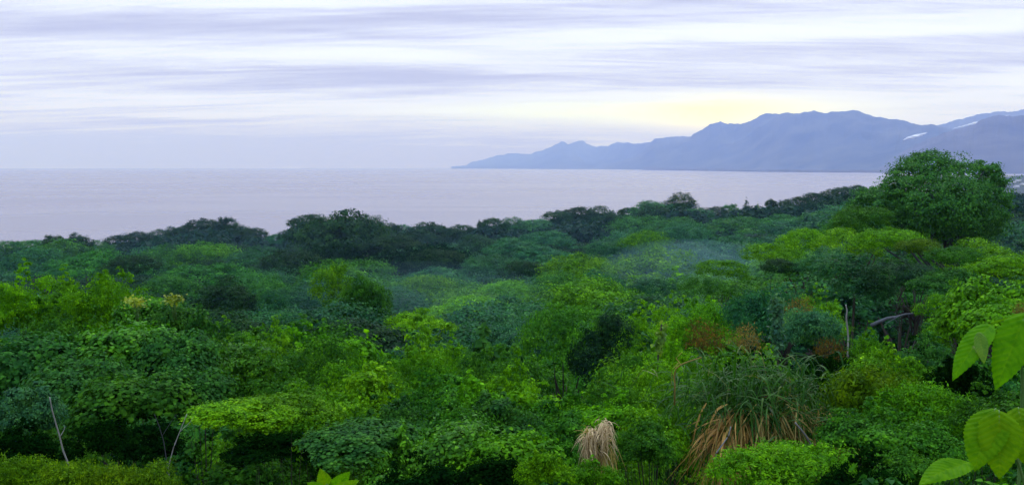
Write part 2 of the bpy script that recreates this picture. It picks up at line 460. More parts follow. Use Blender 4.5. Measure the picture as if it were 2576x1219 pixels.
# ------------------------------------------------------------------ terrain
GY = [-60, -5, 0, 3, 6, 10, 15, 28, 60, 100, 160, 260, 340, 420, 520, 640, 800]
GB = [-3, -1.7, -1.8, -3.0, -5.0, -7.5, -10, -15, -23, -28, -32, -34, -36, -38, -48, -61.5, -64]
def sstep(x, a, b):
    t = np.clip((np.asarray(x, float) - a) / (b - a), 0, 1)
    return t * t * (3 - 2 * t)
def ground(x, y):
    x = np.asarray(x, float); y = np.asarray(y, float)
    b = np.interp(y, GY, GB)
    b = b + .055 * x * sstep(y, 60, 220) * (1 - sstep(y, 470, 640) * (x < 0))
    b = b + 9.5 * np.exp(-(((x - 38) / 26) ** 2 + ((y - 72) / 36) ** 2))
    b = b + .8 * np.sin(x * .11 + 1.3) * np.sin(y * .09) * sstep(y, 15, 60)
    b = np.where(x > 0, b + 12 * sstep(x / np.maximum(y, 1), .30, .42) * sstep(y, 300, 520), b)
    return EYE + np.maximum(b, -EYE - 3)

def grid_mesh(name, xs, ys, Z, mat, kind='structure', X=None, Y=None):
    if X is None: X, Y = np.meshgrid(xs, ys)
    n, m = X.shape
    V = np.stack([X, Y, Z], -1).reshape(-1, 3)
    i = np.arange(n - 1)[:, None] * m; j = np.arange(m - 1)[None]
    Fq = np.stack([i + j, i + j + 1, i + m + j + 1, i + m + j], -1).reshape(-1, 4)
    o = link_mesh(name, V, [Fq], mat, smooth=True)
    return tag(o, kind=kind)

gy = np.concatenate([np.arange(-60, 40, 2.0), np.arange(40, 200, 5.0), np.arange(200, 700, 12.0)])
gu = np.linspace(-1, 1, 101)
gw = np.interp(gy, [-60, 0, 40, 700], [70, 70, 90, 640])
GXX = gu[None] * gw[:, None]; GYY = np.repeat(gy[:, None], 101, 1)
grid_mesh('ground', None, None, ground(GXX, GYY), M['soil'], X=GXX, Y=GYY)

# sea: a sheet out to the horizon
m, t, o = material('sea_water')
tcx = t.node('ShaderNodeTexCoord'); mp = t.node('ShaderNodeMapping')
mp.inputs['Scale'].default_value = (1.0, 2.2, 1.0)
t.l.new(tcx.outputs['Object'], mp.inputs[0])
n1 = t.noise(mp.outputs[0], 0.02, 3, 0.5); n2 = t.noise(mp.outputs[0], 0.0009, 4, 0.55, 1.0)
p = t.node('ShaderNodeBsdfPrincipled')
p.inputs['Base Color'].default_value = (0.17, 0.14, 0.155, 1)
t.put(p.inputs['Roughness'], t.math('MULTIPLY_ADD', t.smooth(n2, .35, .7), 0.05, 0.24))
p.inputs['IOR'].default_value = 1.333; p.inputs['Specular IOR Level'].default_value = 0.33
bn = t.node('ShaderNodeBump'); bn.inputs['Strength'].default_value = 0.018; bn.inputs['Distance'].default_value = 1.0
t.l.new(n1, bn.inputs['Height']); t.l.new(bn.outputs[0], p.inputs['Normal'])
t.l.new(p.outputs[0], o.inputs[0])
th = np.linspace(0, 2 * np.pi, 360, endpoint=False)
rad = [0, 500, 2000, 6000, 14000, 30000]
V = np.concatenate([np.stack([q * np.cos(th), q * np.sin(th), 0 * th], -1) for q in rad[1:]])
Fq = []
for k in range(len(rad) - 2):
    j = np.arange(360); j2 = (j + 1) % 360
    Fq.append(np.stack([k * 360 + j, k * 360 + j2, (k + 1) * 360 + j2, (k + 1) * 360 + j], -1)[:, ::-1])
V = np.concatenate([V, [[0, 0, 0]]]); j = np.arange(360)
cap = np.stack([np.full(360, len(V) - 1), j, (j + 1) % 360], -1)
tag(link_mesh('sea', V, [np.concatenate(Fq)[:, ::-1], cap], m), kind='structure')

# ------------------------------------------------------------------ hills across the bay
def vnoise(x, y, seed):
    r = np.random.default_rng(seed); tab = r.random((64, 64))
    xi, yi = np.floor(x).astype(int), np.floor(y).astype(int); fx, fy = x - xi, y - yi
    fx, fy = fx * fx * (3 - 2 * fx), fy * fy * (3 - 2 * fy)
    T = lambda a, b: tab[a % 64, b % 64]
    return (T(xi, yi) * (1 - fx) + T(xi + 1, yi) * fx) * (1 - fy) + (T(xi, yi + 1) * (1 - fx) + T(xi + 1, yi + 1) * fx) * fy
def fbm(x, y, seed, n=5, ridged=False):
    s, a, tot = 0, 1, 0
    for k in range(n):
        v = vnoise(x * 2 ** k, y * 2 ** k, seed + k)
        if ridged: v = 1 - abs(2 * v - 1)
        s = s + a * v; tot += a; a *= .5
    return s / tot

def hills(name, pts, foot, depth, mat, seed, amp=.7, shelf=.0, cols=420, shape=1.25):
    """pts: ridge line as seen; foot: [(x, distance of the foot)]; depth: foot-to-ridge distance as a share of the foot's"""
    P = np.array(pts, float)
    xs = np.linspace(P[0, 0], P[-1, 0], cols)
    r = np.random.default_rng(seed)
    yy = np.interp(xs, P[:, 0], P[:, 1])
    yy = yy + sum(a_ * np.sin(xs / q_ + r.uniform(0, 6.28)) for a_, q_ in ((.5, 9.1), (.5, 5.3), (.5, 3.7), (.4, 2.2)))
    Fd = np.interp(xs, [f[0] for f in foot], [f[1] for f in foot])
    tt = np.concatenate([np.linspace(0, 1, 34), np.linspace(1.06, 1.8, 10)])
    X = np.zeros((len(tt), cols)); Yg = X.copy(); Z = X.copy()
    for c, (x, y, f) in enumerate(zip(xs, yy, Fd)):
        Yr = f * (1 + depth)
        xr, _, zr = px(x, y, Yr)
        k = xr / Yr
        Yg[:, c] = f + (Yr - f) * tt; X[:, c] = k * Yg[:, c]
        ft = np.where(tt <= 1, np.clip((tt - shelf) / (1 - shelf), 0, 1) ** shape, np.maximum(0, 1 - (tt - 1) * 1.3))
        Z[:, c] = ft * max(zr, 1)
    t2 = np.clip(tt, 0, 1)[:, None]
    nz = fbm(X / 2600 + 31, Yg / 3600 + 17, seed, 5, True) - .62
    Z = Z * (1 + amp * 3.0 * nz * np.sin(np.pi * t2) ** .8 * (tt[:, None] < 1))
    Z += 6 * (t2 > 0.02); Z[0] = -3; Z[-1] = -3
    return grid_mesh(name, None, None, Z, mat, X=X, Y=Yg)

ridge_main = [(1135, 419.5), (1150, 418), (1172, 416.5), (1182, 412), (1190, 407), (1215, 402), (1232, 397), (1250, 392), (1275, 387), (1300, 386), (1318, 388), (1335, 387), (1345, 384),
 (1360, 380), (1380, 372), (1400, 366), (1415, 364), (1428, 366), (1440, 362), (1452, 356), (1459, 354), (1467, 355), (1474, 361), (1486, 367), (1500, 369), (1530, 368), (1540, 362), (1552, 358),
 (1570, 359), (1592, 362), (1612, 361), (1636, 358), (1646, 351), (1662, 347), (1700, 346), (1738, 345), (1752, 338), (1780, 326), (1800, 320), (1830, 317), (1862, 316), (1880, 310), (1900, 300),
 (1912, 294), (1930, 291), (1958, 291), (1970, 286), (1984, 286), (1997, 292), (2030, 290), (2055, 288), (2075, 292), (2095, 288), (2110, 288), (2125, 283), (2148, 281), (2165, 283), (2185, 290),
 (2205, 297), (2240, 301), (2270, 304), (2300, 313), (2320, 319), (2340, 316), (2355, 321), (2385, 330), (2420, 340), (2500, 362), (2600, 395), (2650, 410)]
hills('hills', ridge_main, [(1135, 23500), (1500, 19500), (1640, 15000), (2000, 11500), (2300, 9500), (2650, 8600)], .32, M['hill'], 3)
ridge_right = [(2200, 430), (2240, 400), (2290, 372), (2330, 352), (2370, 338), (2400, 327), (2425, 323), (2448, 318), (2462, 306), (2482, 298), (2500, 293), (2520, 290), (2545, 295), (2575, 291), (2640, 280), (2760, 300), (2900, 330)]
hills('right_hills', ridge_right, [(2200, 8400), (2400, 7600), (2900, 6800)], .30, M['hillnear'], 11, amp=.45)
ridge_far = [(2250, 345), (2320, 322), (2360, 316), (2400, 304), (2430, 297), (2455, 290), (2490, 284), (2515, 281), (2535, 283), (2575, 277), (2660, 268), (2800, 290)]
hills('far_hills', ridge_far, [(2250, 13600), (2800, 13200)], .20, M['hill'], 23, amp=.15)
shore_line = [(1615, 423.5), (1625, 421.5), (1700, 423), (1850, 426), (2000, 427.5), (2250, 429), (2420, 428), (2650, 426), (2900, 424)]
hills('coastal_plain', shore_line, [(1615, 14500), (1640, 14000), (1900, 9800), (2300, 7900), (2900, 6800)], .10, M['hillnear'], 29, amp=.05, shape=.35)

# wooded lowland behind the great tree, with a few houses
low_land = [(2330, 500), (2400, 478), (2450, 462), (2500, 452), (2545, 447), (2600, 444), (2700, 440), (2850, 446)]
hills('coastal_lowland', low_land, [(2330, 1500), (2850, 1350)], 1.2, M['plain'], 41, amp=.0, shape=1.0)
def house(x, y, Y, w_, d_, h_, rz, label):
    X, _, Z = px(x, y, Y)
    root = empty('house', (X, Y, Z - h_), rz); tag(root, label, 'house', 'houses on the wooded lowland')
    V = [(sx * w_ / 2, sy * d_ / 2, z) for z in (-6, h_) for sy in (-1, 1) for sx in (-1, 1)] + [(-w_ / 2, 0, h_ * 1.45), (w_ / 2, 0, h_ * 1.45)]
    link_mesh('wall', V, [np.array([(0, 1, 5, 4), (1, 3, 7, 5), (3, 2, 6, 7), (2, 0, 4, 6)]), np.array([(4, 6, 8), (5, 9, 7)])], M['wall'], root)
    e = .6; z0, z1 = h_ * .93, h_ * 1.5
    R_ = [(sx * (w_ / 2 + e), sy * (d_ / 2 + e), z0 + k) for k in (0, .25) for sy in (-1, 1) for sx in (-1, 1)] + [(sx * (w_ / 2 + e), 0, z1 + k) for k in (0, .25) for sx in (-1, 1)]
    link_mesh('roof', R_, [np.array([(4, 5, 11, 10), (6, 10, 11, 7), (0, 8, 9, 1), (2, 3, 9, 8), (0, 1, 5, 4), (2, 6, 7, 3), (0, 4, 10, 8), (8, 10, 6, 2), (1, 9, 11, 5), (9, 3, 7, 11)])], M['roof'], root)
for a_ in [(2548, 458, 2350, 12, 8, 4, .3, 'pale house on the wooded lowland, left of the group by the great tree'), (2561, 455, 2500, 14, 9, 5, -.2, 'pale house on the lowland, farthest of the group at the right edge'),
           (2570, 463, 2150, 11, 8, 4, .5, 'pale house on the lowland at the right picture edge'), (2556, 468, 2000, 10, 7, 3.5, .1, 'small pale house on the lowland, nearest of the upper group'),
           (2570, 492, 1700, 13, 8, 4, 0, 'long low white house standing alone below the others on the lowland')]: house(*a_)

# ------------------------------------------------------------------ trees: prototypes, then copies
PROTO = {}
def proto(key, lobes, seed, clumps, leaves, leaf, h=1.0, r0=.07, **kw):
    """unit crown (radius about 1) + trunk"""
    mixed = kw.pop('mixed', None)
    V, Fc = crown_geo(seed, lobes, clumps, leaves, leaf, **kw)
    if mixed:                                            # a second kind of leaf grows through the first
        k2 = np.random.default_rng(seed).random(len(lobes)) < .45
        V2, F2 = crown_geo(seed + 7, [l for l, q in zip(lobes, k2) if q], int(clumps * mixed[2]), mixed[3], mixed[0], mixed[1], clump_r=.36, low=-.5, up=.7)
        Fc = np.concatenate([Fc, F2 + len(V)]); V = np.concatenate([V, V2])
    PROTO[key] = dict(crown=Geo().add(V, Fc).mesh('crown', M['foliage']), trunk=trunk_geo(seed, h, lobes, r0).mesh('trunk', M['bark'], True),
        top=np.percentile(V[:, 2], 99.7), wid=np.percentile(np.abs(V[:, 0]), 99) * 2, h=h, V=V, F=Fc)

for s in range(3):
    proto(f'round{s}', lobes_dome(40 + s, 14 + s * 3, 1, .95, .40, low=-.05), 50 + s, 620, 24, .042, h=.75, clump_r=.27, flat=.5, low=-.55)
for s in range(2):
    proto(f'umbrella{s}', lobes_umbrella(60 + s, 18, 1, .13), 70 + s, 560, 24, .042, h=.95, clump_r=.32, flat=.28, low=-.2, jitter=.35)
for s in range(2):
    proto(f'tall{s}', lobes_dome(80 + s, 16, .8, 1.5, .36, low=-.1), 90 + s, 640, 24, .042, h=.8, clump_r=.27, flat=.7, low=-.6)
proto('cone0', lobes_cone(100, 9, .8, 2.6), 101, 330, 20, .055, h=.3, clump_r=.35, flat=.8)
for s in range(3):
    proto(f'bush{s}', lobes_dome(110 + s, 17, 1, .95, .32, low=-.15), 120 + s, 760, 22, .052, h=.3, r0=.03, tm=T_LEAF, clump_r=.28, flat=.55, low=-.6)
for s in range(3):
    proto(f'shrub{s}', lobes_dome(130 + s, 10, 1, .9, .45, low=-.1), 140 + s, 520, 22, .070, h=.3, r0=.03, tm=T_HEART, clump_r=.32, flat=.6, low=-.6, up=.8)
for s in range(4):
    proto(f'wild{s}', lobes_wild(180 + s, 22, 1.0), 190 + s, 620, 20, .050, h=.4, r0=.03, tm=T_LEAF, clump_r=.34, flat=.6, low=-.7, droop=.7, mixed=(.072, T_HEART, .34, 14))
for s in range(3):
    proto(f'thicket{s}', lobes_wild(200 + s, 24, 1.15), 210 + s, 700, 24, .040, h=.5, r0=.035, tm=T_LEAF, clump_r=.34, flat=.5, low=-.7, droop=.5, mixed=(.06, T_NARROW, .3, 14))
proto('ragged0', lobes_dome(170, 9, 1, .8, .5, low=-.1), 171, 120, 16, .11, h=.3, r0=.02, tm=T_NARROW, clump_r=.5, flat=.7, low=-.6, up=.3, jitter=1.2)
for s in range(2):
    proto(f'feather{s}', lobes_dome(150 + s, 12, 1, .9, .42, low=-.1), 160 + s, 520, 26, .085, h=.3, r0=.025, tm=T_NARROW, clump_r=.30, flat=.6, low=-.6, up=.3, jitter=.8)

def place(name, key, color, base, width, top_z, label, cat='tree', group=None, rz=0.0, sy=1.0, tallness=1.35):
    """one tree or bush standing at base, crown as wide as width, its top at top_z"""
    p = PROTO[key]
    root = empty(name, base, rz)
    tag(root, label, cat, group)
    s = width / p['wid']
    H = top_z - base[2]
    sz = min(s * tallness, H * .97 / p['top'])
    hz = max(H - p['top'] * sz, .02)
    c = bpy.data.objects.new('crown', p['crown']); col.objects.link(c); c.parent = root
    c.location = (0, 0, hz); c.scale = (s, s * sy, sz)
    v = rnd.uniform(.82, 1.18); cc = COL[color]
    c.color = (cc[0] * v * rnd.uniform(.88, 1.12), cc[1] * v, cc[2] * v * rnd.uniform(.85, 1.15), cc[3])
    tk = bpy.data.objects.new('trunk', p['trunk']); col.objects.link(tk); tk.parent = root
    tk.scale = (s, s * sy, H * .93 / (p['h'] + p['top']))
    return root

rnd = random.Random(5)
HAND = []
def at(name, key, color, x, y, wpx, Y, label, cat='tree', group=None, rz=None, sy=1.0, tallness=1.35):
    """tree whose crown top shows at (x, y) with a crown wpx wide, Y metres away"""
    X, _, Z = px(x, y, Y)
    g = float(ground(X, Y))
    wd = wpx * Y / F
    HAND.append((X, Y, wd * .5))
    return place(name, key, color, (X, Y, g), wd, max(Z, g + .5), label, cat, group, rnd.uniform(0, 6.28) if rz is None else rz, sy, tallness)

def skyline(x): return float(np.interp(x, SKYX, SKYY))
# ------------------------------------------------------------------ the skyline of the wood, against the water
T = 'broadleaf_tree'
SKY = [
 (T, 'round0', 'forest', 25, 606, 70, 200, 'low round tree at the left picture edge, against the water'),
 (T, 'round1', 'forest', 82, 604, 64, 205, 'small round tree just left of the square-topped dark tree'),
 ('square_topped_tree', 'tall1', 'dark', 128, 592, 46, 200, 'dark square-topped tree left of the ragged palm-like tree'),
 (T, 'umbrella0', 'mid', 150, 602, 170, 190, 'wide mid-green tree under the square-topped and ragged trees'),
 ('ragged_tree', 'tall0', 'dark', 190, 588, 56, 215, 'ragged dark palm-like tree against the water on the left'),
 (T, 'round2', 'forest', 250, 606, 60, 230, 'low tree in the dip between ragged tree and left ridge'),
 (T, 'round1', 'dark', 300, 592, 62, 250, 'first dark tree at the foot of the left ridge'),
 (T, 'round0', 'dark', 345, 584, 66, 255, 'second dark tree climbing the left ridge'),
 (T, 'round2', 'dark', 392, 578, 62, 260, 'third dark tree climbing the left ridge'),
 (T, 'tall0', 'dark', 436, 571, 44, 265, 'narrow dark tree halfway up the left ridge'),
 (T, 'round0', 'dark', 470, 567, 56, 268, 'fourth dark tree close below the left ridge top'),
 (T, 'round1', 'dark', 512, 551, 72, 270, 'tall dark tree at the top of the left ridge, rounded'),
 ('ragged_tree', 'tall1', 'dark', 560, 547, 54, 272, 'spiky-topped dark tree at the summit of the left ridge'),
 (T, 'round2', 'dark', 602, 563, 70, 265, 'dark tree just right of the left ridge summit'),
 (T, 'umbrella1', 'dark', 632, 575, 70, 258, 'flat dark tree descending to the notch in the skyline'),
 (T, 'round0', 'teal', 690, 590, 56, 240, 'small tree in the notch between the two wooded ridges'),
 (T, 'round1', 'dark', 725, 580, 40, 225, 'small dark tree at the foot of the giant spreading tree'),
 (T, 'tall0', 'dark', 990, 562, 40, 240, 'small dark tree right of the giant spreading tree'),
 (T, 'round0', 'dark', 775, 540, 95, 160, 'dark lumpy crown on the left side of the giant spreading tree'),
 (T, 'round2', 'dark', 925, 543, 100, 158, 'dark lumpy crown on the right side of the giant spreading tree'),
 (T, 'round2', 'teal', 1022, 566, 48, 245, 'small teal tree between two spreading dark trees'),
 (T, 'umbrella0', 'dark', 1090, 561, 130, 190, 'second spreading dark tree, right of the giant one'),
 (T, 'round1', 'dark', 1160, 566, 46, 235, 'small round dark tree before the thin bare sprig'),
 ('thin_sprig', 'cone0', 'dark', 1205, 552, 16, 230, 'thin upright sprig of a treetop against the water', 'tree'),
 (T, 'round0', 'dark', 1236, 549, 74, 235, 'round dark treetop right of the thin sprig'),
 (T, 'round2', 'teal', 1292, 547, 62, 240, 'paler round treetop right of the round dark one'),
 (T, 'umbrella1', 'blue', 1345, 552, 80, 245, 'low flat pale tree in the middle of the skyline'),
 (T, 'round1', 'dark', 1402, 531, 60, 250, 'left tree of the dark knoll on the middle skyline'),
 (T, 'round0', 'dark', 1452, 521, 80, 255, 'highest tree of the dark knoll on the middle skyline'),
 (T, 'round2', 'dark', 1516, 520, 88, 250, 'broad right tree of the dark knoll on the middle skyline'),
 (T, 'umbrella0', 'dark', 1582, 524, 46, 260, 'small flat tree in the dip after the dark knoll'),
 ('umbrella_tree', 'umbrella1', 'teal', 1645, 507, 110, 245, 'flat pale-edged umbrella tree left of the round crest tree'),
 ('crest_tree', 'round2', 'dark', 1714, 486, 66, 245, 'airy round dark tree standing highest on the middle crest'),
 (T, 'round0', 'dark', 1680, 520, 150, 230, 'wide dark tree below the airy crest tree'),
 (T, 'round1', 'teal', 1755, 524, 60, 255, 'small teal tree in the dip right of the crest tree'),
 (T, 'round0', 'dark', 1802, 521, 62, 270, 'dark tree left of the pointed conifers'),
 (T, 'tall1', 'forest', 1842, 515, 40, 280, 'narrow green tree touching the pointed conifer on its left'),
 ('conifer', 'cone0', 'dark', 1877, 498, 34, 280, 'tall dark pointed conifer on the skyline'),
 ('conifer', 'cone0', 'olive', 1906, 509, 26, 285, 'small pale pointed conifer beside the tall dark one'),
 (T, 'tall0', 'dark', 1940, 502, 34, 290, 'narrow dark tree right of the pale conifer'),
 (T, 'round2', 'dark', 1972, 504, 50, 300, 'round dark tree between conifers and right ridge'),
 (T, 'round1', 'dark', 2012, 496, 56, 320, 'round dark tree where the right ridge begins to rise'),
 (T, 'round0', 'dark', 2050, 486, 50, 400, 'lowest of the distant dark trees on the right ridge'),
 (T, 'round2', 'dark', 2086, 477, 46, 410, 'middle of the distant dark trees on the right ridge'),
 (T, 'round1', 'dark', 2122, 471, 50, 420, 'distant dark tree on the right ridge, left of the great tree'),
 (T, 'round0', 'dark', 2160, 467, 50, 430, 'distant ridge tree partly behind the great tree'),
]
SKYX, SKYY = zip(*sorted([(q[3], q[4]) for q in SKY] + [(780, 540), (850, 536), (930, 548), (2300, 470), (2700, 470), (-200, 608)]))
for r_ in SKY: at(r_[0], r_[1], r_[2], r_[3], r_[4] - 2, r_[5] * (1.35 if r_[5] > 38 else 1.0), r_[6], r_[7], r_[8] if len(r_) > 8 else 'tree', 'trees along the skyline of the wood', tallness=.95 if 'conifer' not in r_[0] else 1.3)

# the giant spreading tree left of the middle: four flat crowns over a dark hollow
at('giant_spreading_tree', 'umbrella0', 'dark', 848, 530, 290, 150, 'giant spreading tree with layered flat crown above a dark hollow', 'tree')

# ------------------------------------------------------------------ trees of the middle distance
MID = [
 (T, 'round1', 'forest', 90, 622, 150, 130, 'tree just behind the yellow-green bush at the left edge'),
 (T, 'umbrella0', 'mid', 230, 628, 220, 120, 'layered green tree with flat boughs on the left slope'),
 (T, 'round0', 'dark', 330, 640, 150, 105, 'dark tree behind the rounded left bush'),
 (T, 'round2', 'mid', 420, 615, 150, 150, 'green tree below the left ridge, bright on top'),
 (T, 'round1', 'fresh', 520, 608, 150, 150, 'bright green tree below the summit of the left ridge'),
 (T, 'round0', 'dark', 520, 650, 130, 110, 'dark tree in the hollow below the left ridge'),
 (T, 'round2', 'forest', 640, 620, 150, 140, 'green tree below the notch in the skyline'),
 (T, 'round1', 'teal', 730, 628, 140, 120, 'dark tree left of the hollow under the giant tree'),
 (T, 'round0', 'mid', 430, 690, 150, 85, 'green tree halfway down the left slope'),
 (T, 'tall0', 'teal', 560, 700, 150, 78, 'dim tree right of the green left-slope tree'),
 (T, 'round2', 'mid', 660, 690, 150, 82, 'green tree left of the weeping yellow-green tree'),
 (T, 'round1', 'teal', 740, 720, 140, 70, 'dim tree just left of the weeping tree'),
 (T, 'round0', 'shade_dark', 850, 612, 170, 138, 'tree coloured near-black as shade in the hollow under the giant spreading tree'),  # three added dark crowns: the hollow's shade is put into their colour
 (T, 'round2', 'shade_dark', 960, 630, 170, 132, 'tree coloured near-black as shade in the hollow right of the giant tree'),
 (T, 'round1', 'shade_dark', 1090, 612, 160, 138, 'tree coloured near-black as shade in the hollow under the second spreading tree'),
 (T, 'umbrella1', 'teal', 985, 588, 150, 142, 'flat layered dark tree right of the dark hollow'),
 (T, 'round0', 'dark', 1110, 625, 150, 120, 'dark tree under the second spreading tree'),
 (T, 'round2', 'teal', 1210, 590, 130, 160, 'dark tree below the thin sprig on the skyline'),
 (T, 'umbrella0', 'blue', 1290, 600, 150, 150, 'teal layered tree in the middle of the wood'),
 (T, 'round1', 'forest', 1230, 640, 140, 115, 'green tree at the middle of the wood, lumpy crown'),
 (T, 'umbrella1', 'blue', 1370, 580, 150, 165, 'layered teal tree below the middle skyline dip'),
 (T, 'round0', 'teal', 1320, 655, 130, 105, 'dark tree above the sloping yellow-green crowns'),
 ('weeping_tree', 'tall1', 'fresh', 848, 664, 120, 62, 'upright yellow-green tree with hanging sprays in the middle left'),
 ('weeping_tree', 'tall0', 'mid', 915, 690, 120, 58, 'dark hanging tree leaning on the upright yellow-green one'),
 (T, 'round1', 'fresh', 1075, 690, 150, 85, 'dome-shaped green tree in front of the dark hollow'),
 (T, 'round2', 'teal', 1010, 720, 120, 78, 'dark tree left of the dome-shaped green tree'),
 (T, 'umbrella1', 'lime', 1190, 742, 200, 70, 'flat yellow-green crown sloping across the middle'),
 (T, 'umbrella0', 'lime', 1050, 785, 190, 55, 'lower flat yellow-green crown left of the sloping one'),
 (T, 'round0', 'fresh', 1270, 705, 140, 82, 'bright crown at the upper end of the sloping yellow-green ones'),
 (T, 'round2', 'blue', 1290, 790, 190, 52, 'bluish tree below the sloping yellow-green crown'),
 (T, 'round1', 'fresh', 1460, 638, 180, 100, 'large domed tree with yellow-green top in mid wood'),
 (T, 'round2', 'forest', 1400, 680, 150, 84, 'green tree at the left foot of the large domed one'),
 (T, 'tall0', 'teal', 1510, 680, 130, 86, 'teal tree at the right foot of the large domed one'),
 ('domed_tree', 'round0', 'fresh', 1620, 578, 140, 110, 'round bright-topped tree with dark shadow under its crown'),
 (T, 'round2', 'dark', 1630, 634, 110, 104, 'dark lower growth standing in for shade beneath the round bright-topped tree'),  # dark colour stands in for the shade under that crown
 (T, 'round1', 'teal', 1540, 600, 120, 140, 'teal tree behind the round bright-topped tree'),
 (T, 'round0', 'teal', 1720, 560, 150, 160, 'dark teal tree below the crest tree'),
 (T, 'round2', 'blue', 1750, 610, 150, 130, 'bluish tree in the mist right of the round bright tree'),
 (T, 'umbrella1', 'forest', 1850, 545, 170, 180, 'green layered tree below the conifers'),
 (T, 'round1', 'teal', 1850, 590, 140, 140, 'dim tree in the mist below the conifers'),
 (T, 'umbrella0', 'forest', 1960, 540, 170, 190, 'green layered tree at the foot of the right ridge'),
 (T, 'round0', 'forest', 2060, 530, 120, 170, 'green tree left of the great tree, behind the bright bushes'),
 (T, 'round1', 'fresh', 1815, 652, 120, 72, 'small bright domed tree at the edge of the mist'),
 (T, 'round2', 'mid', 1770, 690, 130, 66, 'green tree below the edge of the mist'),
 (T, 'round0', 'teal', 1640, 700, 130, 74, 'teal tree below the shadow of the round bright tree'),
 (T, 'round1', 'mid', 2172, 516, 130, 70, 'green shoulder tree leaning on the left side of the great tree'),
 (T, 'round2', 'forest', 2125, 540, 130, 74, 'green tree at the left foot of the great tree, left of the shoulder tree'),
 ('hillside_bush', 'round1', 'lime', 1940, 610, 130, 62, 'yellow-green bush at the left end of the bright bank'),
 ('hillside_bush', 'round0', 'lime', 2020, 572, 150, 66, 'tall yellow-green bush on the bright bank left of the great tree'),
 ('hillside_bush', 'round2', 'lime', 2130, 574, 160, 62, 'broad yellow-green bush in the middle of the bright bank'),
 ('hillside_bush', 'round1', 'lime', 2240, 572, 150, 58, 'yellow-green bush below the great tree trunk, lumpy'),
 ('hillside_bush', 'round0', 'olive', 2310, 598, 120, 54, 'olive bush at the right end of the bright bank'),
 (T, 'round2', 'blue', 2080, 622, 130, 48, 'blue-grey tree in front of the bright bank'),
 (T, 'tall1', 'teal', 2150, 640, 170, 42, 'blue-green tree with a pale bare trunk below the bright bank'),
 (T, 'round0', 'dark', 1970, 650, 120, 50, 'dark tree in front of the left bright bank bush'),
 (T, 'round1', 'dark', 2270, 655, 170, 40, 'very dark tree right of the blue-green tree'),
 (T, 'round2', 'fresh', 2480, 600, 190, 50, 'green tree at the right edge, right of the trunk'),
 (T, 'umbrella1', 'fresh', 2540, 640, 200, 34, 'flat-boughed green tree at the right picture edge'),
 (T, 'round0', 'mid', 2400, 620, 150, 48, 'green tree just below the great tree trunk'),
 (T, 'umbrella0', 'gloss', 2400, 672, 190, 34, 'glossy grey-green tree above the fallen log'),
]
for r_ in MID:
    r_ = list(r_); r_[5] *= 1.12
    if r_[3] < 1400 and r_[6] >= 78 and 'bright' not in r_[7] and 'dome' not in r_[7]: r_[2] = {'mid': 'forest', 'forest': 'teal', 'teal': 'dark', 'blue': 'teal'}.get(r_[2], r_[2])
    at(*r_, cat='bush' if 'bush' in r_[0] else 'tree', tallness=rnd.uniform(.75, 1.0) if 'weeping' not in r_[0] else 1.4)

